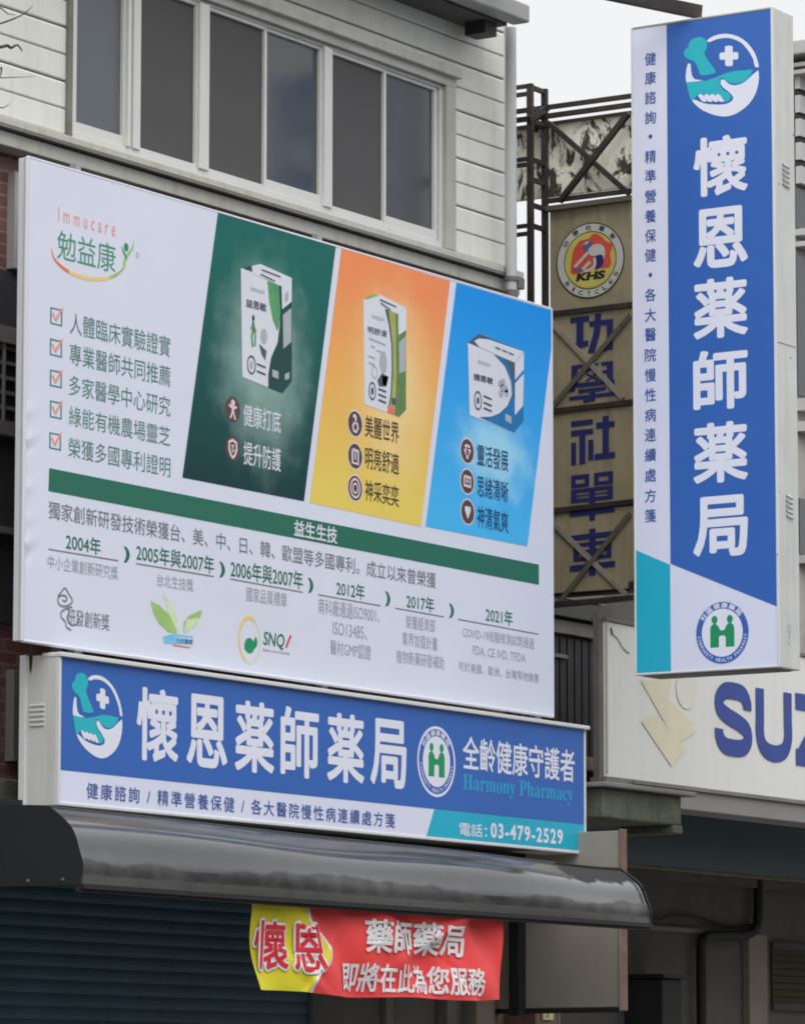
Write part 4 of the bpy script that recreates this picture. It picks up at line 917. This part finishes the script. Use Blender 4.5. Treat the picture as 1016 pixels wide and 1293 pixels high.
b.box((24.0, RY-.03, p0.z-.02), (p1_.x, RY-.001, p0.z+.012), CONC); b.build('conduit', nb)

# ================================================================== WHITE FASCIA SIGN
ZY = 13.35
ZF = Face('Y', ZY)
zx0 = ZF.uv((765, 880))[0]; zz0, zz1 = ZF.uv((766, 981))[1], ZF.uv((765, 784))[1]
fs = thing('fascia_sign', (zx0+2, ZY, zz0), 'dirty white motorcycle shop fascia board with navy letters and a faded yellow emblem', 'sign')
b = MB(); b.box((zx0, ZY+.003, zz0), (zx0+4.6, ZY+.05, zz1), SUZW, .006); b.box((zx0-.05, ZY+.02, zz0-.05), (zx0-.001, ZY+.06, zz1+.05), GREYSTEEL)
b.box((zx0-.02, ZY-.01, zz0-.03), (zx0+4.6, ZY+.1, zz0-.001), LEDGED); b.box((zx0-.01, ZY-.008, zz1), (zx0+4.6, ZY+.1, zz1+.02), GREYSTEEL)
b.box((zx0, ZY-.006, zz0+.02), (zx0+.012, ZY+.003, zz1-.01), LEDGE)
pan = b.build('panel', fs)
b = MB(); U = lambda x: ZF.uv((x, 915))[0]
zc_ = ZF.uv((925, 908.5))[1]; hh = (ZF.uv((925, 864))[1]-ZF.uv((925, 954))[1])/2
lw = U(950)-U(901); pitch_ = U(955)-U(901)
GL = {'S': [[(.99, .655), (.86, .655), (.85, .76), (.74, .875), (.5, .90), (.27, .875), (.14, .76), (.16, .63), (.34, .54), (.64, .46), (.84, .37), (.87, .23), (.75, .125), (.5, .10), (.26, .125), (.14, .24), (.13, .345), (0, .345)][1:-1]],
      'U': [[(.13, 1), (.13, .6), (.13, .34), (.24, .16), (.5, .10), (.76, .16), (.87, .34), (.87, .6), (.87, 1)]], 'Z': [[(.02, .90), (.98, .90)], [(.88, .90), (.12, .10)], [(.02, .10), (.98, .10)]],
      'K': [[(.13, 1), (.13, 0)], [(.9, 1), (.15, .45)], [(.4, .6), (.92, 0)]], 'I': [[(.13, 1), (.13, 0)]]}
for k, s in enumerate('SUZUKI'):
    uu = U(901)+pitch_*.96*k
    for n_, path in enumerate(GL[s]):
        pp = [(uu+x*lw, zc_-hh+y*2*hh) for x, y in path]
        if len(pp) > 4: pp = [pp[0]]+[tuple(q) for q in smooth([Vector(p) for p in pp], 5)][1:]
        stroke(b, ZF, pp, .24*2*hh, SUZN, .006+n_*.0006, px=False)
b.build('lettering', pan)
Z = zoomed(640, 760, 2.702)
b = MB()
poly(b, ZF, Z([(455, 268), (560, 268), (545, 330), (560, 345), (638, 418), (644, 432), (638, 446), (580, 488)]), SUZY, .004); ell(b, ZF, ZF.uv(Z([(612, 300)])[0]), .13, .12, SUZY2, .0035)
poly(b, ZF, Z([(458, 410), (470, 396), (508, 388), (535, 412), (578, 482), (614, 500), (560, 562)]), SUZY, .005)
b.build('faded_emblem', pan)
b = MB(); stroke(b, ZF, smooth(zoomed(690, 730, 4.79)([(388, 300), (395, 335), (430, 370), (465, 430), (500, 455)]), 3), .008, LEDGED, .004); poly(b, ZF, zoomed(690, 730, 4.79)([(383, 300), (392, 300), (402, 345), (392, 345)]), BLACKPVC, .005)
b.build('crack', pan)

# ================================================================== AWNING
AY = 12.3
aL = onY(103, 1117, AY).x; aR = onY(821, 1148, AY).x
aw = thing('awning', ((aL+aR)/2, 12.9, 2.6), 'curved smoked dark grey awning under the blue shop sign', 'awning')
prof = []
for p in ((103, 1117), (103.3, 1104), (103.2, 1090), (99, 1074), (93, 1052.6), (85, 1039.7), (73, 1028), (63.8, 1020.8), (54.3, 1017)):
    q = onX(p[0], p[1], aL); prof.append((q.y, q.z))
prof.append((12.95, prof[-1][1]+.02)); prof.append((13.35, prof[-1][1]+.03))
prof = [tuple(p) for p in smooth([Vector(p) for p in prof], 4)]
ptop = prof[-1][1]
def dark_patch_mask(m, x0, z0):  # dark matte patch with a ragged edge, on the upper far end
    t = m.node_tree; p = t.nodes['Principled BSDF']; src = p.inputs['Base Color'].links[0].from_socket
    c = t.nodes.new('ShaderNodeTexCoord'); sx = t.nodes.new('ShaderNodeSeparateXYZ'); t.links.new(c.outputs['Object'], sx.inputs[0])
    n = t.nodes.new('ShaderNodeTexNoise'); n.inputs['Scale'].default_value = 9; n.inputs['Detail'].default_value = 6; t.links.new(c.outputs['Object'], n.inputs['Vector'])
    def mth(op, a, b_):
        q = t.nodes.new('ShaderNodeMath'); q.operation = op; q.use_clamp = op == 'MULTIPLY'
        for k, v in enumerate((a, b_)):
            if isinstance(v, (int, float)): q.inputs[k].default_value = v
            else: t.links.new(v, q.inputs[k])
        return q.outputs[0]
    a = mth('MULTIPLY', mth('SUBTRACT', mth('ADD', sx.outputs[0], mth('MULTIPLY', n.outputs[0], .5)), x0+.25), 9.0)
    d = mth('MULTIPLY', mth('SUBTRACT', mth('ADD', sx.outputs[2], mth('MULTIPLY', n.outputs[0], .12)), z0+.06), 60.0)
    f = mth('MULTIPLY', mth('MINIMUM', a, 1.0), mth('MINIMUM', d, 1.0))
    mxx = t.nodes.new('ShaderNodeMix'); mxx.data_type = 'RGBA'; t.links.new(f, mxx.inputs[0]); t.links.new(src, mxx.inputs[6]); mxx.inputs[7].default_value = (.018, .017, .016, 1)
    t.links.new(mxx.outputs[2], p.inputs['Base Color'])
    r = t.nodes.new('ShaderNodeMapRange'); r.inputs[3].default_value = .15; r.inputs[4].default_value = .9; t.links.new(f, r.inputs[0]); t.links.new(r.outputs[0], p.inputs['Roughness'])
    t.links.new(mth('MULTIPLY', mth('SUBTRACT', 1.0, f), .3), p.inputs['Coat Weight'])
def reflection_mask(m, z0, amp):
    '''dark skyline reflection painted along the lower edge, with a wandering upper boundary'''
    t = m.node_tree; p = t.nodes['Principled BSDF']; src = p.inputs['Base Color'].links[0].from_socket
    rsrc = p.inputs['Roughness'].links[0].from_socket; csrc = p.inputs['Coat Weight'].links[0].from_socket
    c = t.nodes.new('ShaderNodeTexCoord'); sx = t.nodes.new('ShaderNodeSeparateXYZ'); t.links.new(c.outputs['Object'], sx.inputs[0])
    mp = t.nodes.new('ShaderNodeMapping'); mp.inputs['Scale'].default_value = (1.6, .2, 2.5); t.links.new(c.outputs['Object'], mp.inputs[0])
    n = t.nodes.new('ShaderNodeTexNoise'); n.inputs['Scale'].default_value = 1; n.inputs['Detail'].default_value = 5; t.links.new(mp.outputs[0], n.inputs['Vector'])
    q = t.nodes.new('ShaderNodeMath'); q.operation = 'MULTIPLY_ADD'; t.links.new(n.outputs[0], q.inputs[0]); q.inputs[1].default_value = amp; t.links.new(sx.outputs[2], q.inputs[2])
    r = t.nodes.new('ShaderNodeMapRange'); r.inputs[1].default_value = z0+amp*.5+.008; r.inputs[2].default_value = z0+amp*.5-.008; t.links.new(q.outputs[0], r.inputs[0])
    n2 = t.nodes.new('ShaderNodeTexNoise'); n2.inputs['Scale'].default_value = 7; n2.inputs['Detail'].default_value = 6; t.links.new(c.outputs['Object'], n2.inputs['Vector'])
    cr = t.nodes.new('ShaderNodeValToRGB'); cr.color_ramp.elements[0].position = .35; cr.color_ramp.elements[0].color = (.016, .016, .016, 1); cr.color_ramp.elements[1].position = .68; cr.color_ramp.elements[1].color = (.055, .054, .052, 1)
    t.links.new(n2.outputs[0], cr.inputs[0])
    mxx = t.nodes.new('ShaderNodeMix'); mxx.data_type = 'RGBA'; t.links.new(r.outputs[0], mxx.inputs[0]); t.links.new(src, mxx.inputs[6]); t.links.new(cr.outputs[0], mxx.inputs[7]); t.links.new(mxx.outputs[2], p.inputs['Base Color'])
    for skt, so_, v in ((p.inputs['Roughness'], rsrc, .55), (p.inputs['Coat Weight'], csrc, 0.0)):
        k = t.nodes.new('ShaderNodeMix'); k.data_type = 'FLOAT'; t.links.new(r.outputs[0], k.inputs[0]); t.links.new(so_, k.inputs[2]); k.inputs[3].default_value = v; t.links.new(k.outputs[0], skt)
dark_patch_mask(AWN, onY(690, 1090, 12.5).x-(aL+aR)/2, onY(780, 1119, 12.4).z-2.6)
reflection_mask(AWN, .125, .22)  # paints the dark street reflection into colour and gloss of the lower canopy
b = MB(); nx = 160; vs = []; cnt = len(prof)
nz = [(random.uniform(0, 6.28), random.uniform(.9, 3.4), random.uniform(.3, 1)) for _ in range(6)]
def sag(x, z): return z-.06*max(0, (x-aL)/(aR-aL))*(z-prof[0][1])/(prof[-1][1]-prof[0][1])
def wav(x, t): return sum(a*math.sin(f*x+ph+t*2.2) for ph, f, a in nz)*.0062*math.sin(math.pi*min(1, t*1.15))
for i in range(nx+1):
    x = aL+(aR-aL)*i/nx
    for k, (y, z) in enumerate(prof):
        t = k/(cnt-1); d = wav(x, t); vs.append((x, y-d, sag(x, z)+d))
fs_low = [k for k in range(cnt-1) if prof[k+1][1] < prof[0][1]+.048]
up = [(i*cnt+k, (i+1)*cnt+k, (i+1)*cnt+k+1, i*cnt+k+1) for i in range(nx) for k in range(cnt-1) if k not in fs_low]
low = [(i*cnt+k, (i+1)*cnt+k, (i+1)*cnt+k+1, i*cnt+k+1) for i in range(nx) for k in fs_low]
b.mesh(vs, up, AWN, True); b.mesh(vs, low, AWNREFL, True)
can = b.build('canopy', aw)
b = MB()
b.bar((aL, AY-.004, prof[0][1]-.008), (aR, AY-.004, prof[0][1]-.008), .02, .022, BLACKPVC)
b.bar((aL, AY+.02, prof[0][1]-.02), (aR, AY+.02, prof[0][1]-.02), .03, .03, BLACKPVC)
b.build('front_rail', aw)
for x, nm in ((aL, 'end_panel'), (aR, 'end_panel')):
    s = MB()
    if x == aL:
        pts = [(x, y, z) for y, z in prof]+[(x, 13.59, ptop), (x, 13.59, prof[0][1])]
        from mathutils.geometry import tessellate_polygon
        tr_ = tessellate_polygon([[Vector((p[1], p[2], 0)) for p in pts]]); s.mesh(pts, [tuple(t) for t in tr_], AWNEND)
        s.mesh([(p[0]+.01, p[1], p[2]) for p in pts], [tuple(t) for t in tr_], AWNEND)
        for k in range(6): y = 12.4+k*.2; s.box((x-.006, y, prof[0][1]+.02), (x, y+.012, prof[0][1]+.032), GREYSTEEL)
    else:
        s.tube([(x, y, sag(x, z)) for y, z in prof], .005, BLACKPVC, 6)
    s.build(nm, aw)
for x in (17.6, 19.0, 20.4, 21.4):
    b = MB(); b.bar((x, AY+.03, prof[0][1]), (x, 13.58, ptop-.08), .025, .03, BLACKPVC, (0, 0, 1)); b.build('support_rib', aw)
b = MB(); b.box((aL, 13.2, ptop-.02), (aR, 13.59, ptop+.04), AWNEND); b.build('wall_flashing', aw)

# ================================================================== BANNER
NB = AY+.06
def bw_warp(u, v):
    s = (u-18.05)
    e_ = .012*math.sin(s*9+v*5)+.008*math.sin(s*4-v*11)+.006*math.sin(s*17+v*14)
    e_ *= 1.5
    e_ += .012*math.exp(-((v-2.20-(s-.25)*.9)/.025)**2)*max(0, 1-abs(s-.3)*3) - .014*math.exp(-((v-2.33+(s-1.55)*.55)/.03)**2)*max(0, 1-abs(s-1.7)*2.2)
    e_ += .028*math.exp(-((v-2.30-(s-1.0)*.42)/.05)**2)*max(0, min(1, (s-.9)*2)) + .016*math.exp(-((v-2.26+(s-.2)*.5)/.035)**2)*max(0, 1-abs(s-.25)*3)
    return e_
NF = Face('Y', NB, bw_warp); N0 = Face('Y', NB)
q0, q1, q2, q3 = [N0.uv(p) for p in ((318.5, 1142), (635, 1161), (633.5, 1263), (326, 1250.5))]
bn = thing('banner', ((q0[0]+q1[0])/2, NB, q3[1]), 'wrinkled red and yellow cloth banner hung under the front edge of the awning', 'banner')
def nuv(s, t, rag=True):
    a = q0[0]+(q1[0]-q0[0])*s, q0[1]+(q1[1]-q0[1])*s; c = q3[0]+(q2[0]-q3[0])*s, q3[1]+(q2[1]-q3[1])*s
    return c[0]+(a[0]-c[0])*t, c[1]+(a[1]-c[1])*t-.012*math.sin(math.pi*s)*(1-t)+.006*math.sin(s*13)*(1-t)
bd = [(N0.uv(p)) for p in smooth([(391, 1143), (394, 1165), (412, 1185), (419, 1201), (412, 1217), (396, 1237), (391, 1256)], 4)]
def ub(v):
    for k in range(len(bd)-1):
        (ua, va), (uc, vc) = bd[k], bd[k+1]
        if (va-v)*(vc-v) <= 0 and va != vc: return ua+(uc-ua)*(v-va)/(vc-va)
    return bd[0][0] if v > bd[0][1] else bd[-1][0]
b = MB(); ns, nt_ = 120, 44
def gridpart(f0, f1, m, n_):
    vs = []
    for j in range(nt_+1):
        t = j/nt_
        v_mid = nuv(.3, t)[1]; ul, ur = nuv(0, t)[0], nuv(1, t)[0]; sb = (ub(v_mid)-ul)/(ur-ul); sw = .014
        lo, hi = f0(sb, sw), f1(sb, sw)
        for i in range(n_+1): u, v = nuv(lo+(hi-lo)*i/n_, t); vs.append(NF.pt(u, v))
    b.mesh(vs, [(j*(n_+1)+i, j*(n_+1)+i+1, (j+1)*(n_+1)+i+1, (j+1)*(n_+1)+i) for j in range(nt_) for i in range(n_)], m, True)
gridpart(lambda s, w: 0, lambda s, w: s-w, BYEL, 34); gridpart(lambda s, w: s-w, lambda s, w: s, BWHT, 3); gridpart(lambda s, w: s, lambda s, w: 1, BRED, 90)
cl = b.build('cloth', bn)
q = MB()
for s, l, r_ in (('懷', (326, 1223), (361, 1165)), ('恩', (368, 1226), (403, 1169))):
    a, c_ = N0.uv(l), N0.uv(r_)
    put(q, NF, s, a[0], a[1], c_[0], c_[1], BWHT, .02, fat=.065); put(q, NF, s, a[0], a[1], c_[0], c_[1], BDRED, .032, fat=.016)
q.build('lettering', cl)
lettering([('藥師藥局', (458, 1202), (583, 1169), BWHT, .02, dict(fat=.022))], cl, NF)
lettering([('即將在此為您服務', (433, 1251), (607, 1224), BWHT, .02, dict(fat=.022))], cl, NF)
q = MB()
for p in (q0, q1): q.tube([NF.pt(p[0], p[1], .002), (p[0], AY, prof[0][1])], .004, WHITEINK, 6)
q.build('tie_cord', bn)

# ================================================================== BEIGE SIDE BOARD, METER BOX
GX = 22.0
GF = Face('X', GX)
g1 = GF.uv((786, 1272)); zt_g = GF.uv((783, 1049))[1]; gb = thing('side_board', (GX, -g1[0]+.4, g1[1]), 'plain beige board with a rusty edge, set square to the shop behind the awning', 'board')
b = MB(); b.box((GX, -g1[0]+.02, g1[1]), (GX+.05, WY-.03, zt_g), BEIGE, .003); b.build('board', gb)
b = MB(); b.box((GX-.008, -g1[0], g1[1]-.02), (GX+.06, -g1[0]+.018, zt_g+.01), RUST, .003); b.box((GX-.012, -g1[0]+.004, g1[1]-.02), (GX-.008, -g1[0]+.014, zt_g-.5), BEIGE); b.build('edge_strip', gb)
b = MB(); xx = GX-.06
pz = GF.uv((657, 1279))[1]
b.box((GX-.08, -GF.uv((664, 1230))[0], pz-.02), (GX-.001, -GF.uv((651, 1230))[0], zt_g), BLACKPVC, .004); b.box((GX+.0, -g1[0]+.03, g1[1]-.03), (GX+.05, WY-.03, g1[1]-.002), BLACKPVC)
b.build('steel_post', gb)
b = MB(); MYb = 13.35
p0, p1_ = onY(676, 1278, MYb), onY(703, 1310, MYb)
mb_ = thing('meter_box', ((p0.x+p1_.x)/2, MYb, p1_.z), 'small rust brown box with a yellow label at the bottom edge, under the beige board', 'meter box')
b.box((p0.x, MYb, p1_.z-.1), (p1_.x, WY+.017, p0.z), RUST, .008); b.build('housing', mb_)
b = MB(); a, c_ = onY(684, 1288, MYb-.004), onY(697, 1275, MYb-.004); b.box((a.x, MYb-.012, a.z), (c_.x, MYb-.003, c_.z), LABEL)
e0 = Face('Y', MYb-.013); put(b, e0, '3', a.x+.03, a.z+.014, a.x+.06, c_.z-.014, DKBROWN, .001); b.build('label_plate', mb_)
b = MB(); b.tube([(p1_.x+.03, MYb+.02, p0.z-.2), (p1_.x+.03, MYb+.02, p0.z)], .02, GREYSTEEL, 10); b.build('conduit', mb_)

# ================================================================== TALL HOUSE AT THE RIGHT EDGE
FX0 = onY(1002, 300, 14.0).x; FYY = 14.0
fh = thing('tall_house', (FX0+3, FYY, 0), 'grey louvred taller house, only a sliver showing beyond the vertical sign', 'building')
Zf = lambda y: onY(1010, y, FYY).z
b = MB(); b.box((FX0, FYY, 4.6), (FX0+6, FYY+1.0, Zf(82)), FARW); b.box((FX0+.5, FYY+1.0, 4.6), (FX0+6, 20, 5.4), FARW); b.box((30.01, FYY, 0), (FX0+6, 20, 4.599), FARW); b.build('wall', fh)
b = MB(); b.box((FX0-.1, FYY-.35, Zf(78)), (FX0+6, FYY+1.0, Zf(60)), ROOFT, .01)
for y in (86, 95): b.box((FX0-.05, FYY-.2, Zf(y+5)), (FX0+6, FYY-.001, Zf(y)), ROOFT)
b.build('roof', fh)
b = MB()
z_ = Zf(235)
while z_ < Zf(110): b.box((FX0, FYY-.06, z_), (FX0+6, FYY-.02, z_+.12), ROOFT); b.box((FX0, FYY-.05, z_+.125), (FX0+6, FYY-.001, z_+.15), DARKWALL); z_ += .165
b.build('louvre_panel', fh)
for ya, yb in ((240, 290), (325, 500), (630, 700)):
    b = MB(); b.box((FX0, FYY-.02, Zf(yb)), (FX0+6, FYY-.001, Zf(ya)), GLASS); b.build('window', fh)
for ya, yb in ((505, 520), (534, 546), (292, 300), (308, 314), (702, 712)):
    b = MB(); b.box((FX0, FYY-.08, Zf(yb)), (FX0+6, FYY-.001, Zf(ya)), ROOFT); b.build('balcony_rail', fh)

# ================================================================== BARE TREE AT THE LEFT
TY = 11.9
tr0 = thing('bare_tree', (13.2, TY, 0), 'bare tree with thin dark twig tips crossing in front of the white cladding', 'tree')
b = MB(); b.tube([(13.2, TY, 0), (13.22, TY, 1.5), (13.15, TY+.03, 3.2), (13.25, TY, 5.0), (13.3, TY, 6.2)], [.11, .10, .085, .06, .03], BARK, 12); b.build('trunk', tr0)
def T(x, y): return onY(x, y, TY)
b = MB()
def twig(base, px, r0=.012, r1=.0025):
    pts = [Vector(base)]+[T(*p) for p in px]; pts = smooth(pts, 3); n = len(pts); b.tube(pts, [r0+(r1-r0)*i/(n-1) for i in range(n)], BARK, 6)
twig((13.22, TY, 5.3), [(-60, 75), (-20, 60), (0, 59), (9, 57), (14, 60), (19, 57), (23, 57), (28, 64)], .012, .0028)
twig((13.24, TY, 5.7), [(-40, 20), (-5, 8), (10, 17), (20, 18)], .006, .0009)
twig((13.24, TY, 5.5), [(-30, 40), (20, 22), (34, 14), (42, 6)], .006, .0009)
twig((13.2, TY, 4.9), [(-40, 140), (-5, 136), (6, 135), (12, 130)], .006, .001)
twig((13.2, TY, 5.0), [(-30, 100), (0, 98), (25, 97), (45, 96)], .005, .0007)
def limb(p, d, ln, r0, depth):
    pts = [Vector(p)]; d = Vector(d).normalized()
    for k in range(4):
        d = (d+Vector((random.uniform(-.25, .25), random.uniform(-.25, .25), random.uniform(-.05, .25)))).normalized(); pts.append(pts[-1]+d*ln/4)
    pts_ = smooth(pts, 2); n_ = len(pts_); b.tube(pts_, [r0*(1-.75*i/(n_-1)) for i in range(n_)], BARK, 6)
    if depth:
        for q_ in pts[2:]: limb(q_, d+Vector((random.uniform(-.8, .3), random.uniform(-.7, .7), random.uniform(-.3, .5))), ln*.5, r0*.4, depth-1)
for z_, dx, dy in ((3.4, -.8, .3), (4.2, -.6, -.6), (4.8, -.9, .1), (5.5, -.4, .6), (6.1, -.2, -.3), (6.1, -.1, .4)):
    limb((13.22, TY, z_), (dx, dy, .8), 1.5, .035, 2)
b.build('branch', tr0)

# ================================================================== BUILDINGS ACROSS THE STREET (seen as reflections)
def opposite(x0, x1, h, m, lab):
    o = thing('street_building', ((x0+x1)/2, -9, 0), lab, 'building'); b = MB(); b.box((x0, -17, 0), (x1, -9, h), m); b.build('wall', o)
    b = MB(); z = 3.6
    while z+1.6 < h:
        x = x0+.8
        while x+1.6 < x1: b.box((x, -9.0, z), (x+1.5, -8.97, z+1.3), GLASS); x += 2.3
        z += 3.2
    b.build('window', o); b = MB(); b.box((x0, -9.1, h), (x1, -8.9, h+.5), m); b.box((x0+1, -14, h), (x0+4, -10, h+1.8), m); b.build('parapet', o)
opposite(6, 18, 8.5, OPP1, 'plain grey building across the street, lowest of the row'); opposite(18.2, 31, 10.5, OPP2, 'brown tiled building across the street'); opposite(31.3, 45, 7.2, OPP1, 'grey building across the street, mirrored in the awning')
opposite(45.3, 60, 9.6, OPP2, 'long brown tiled building across the street at its far end'); opposite(60.3, 80, 7.4, OPP1, 'grey building across the street, farthest of the row')
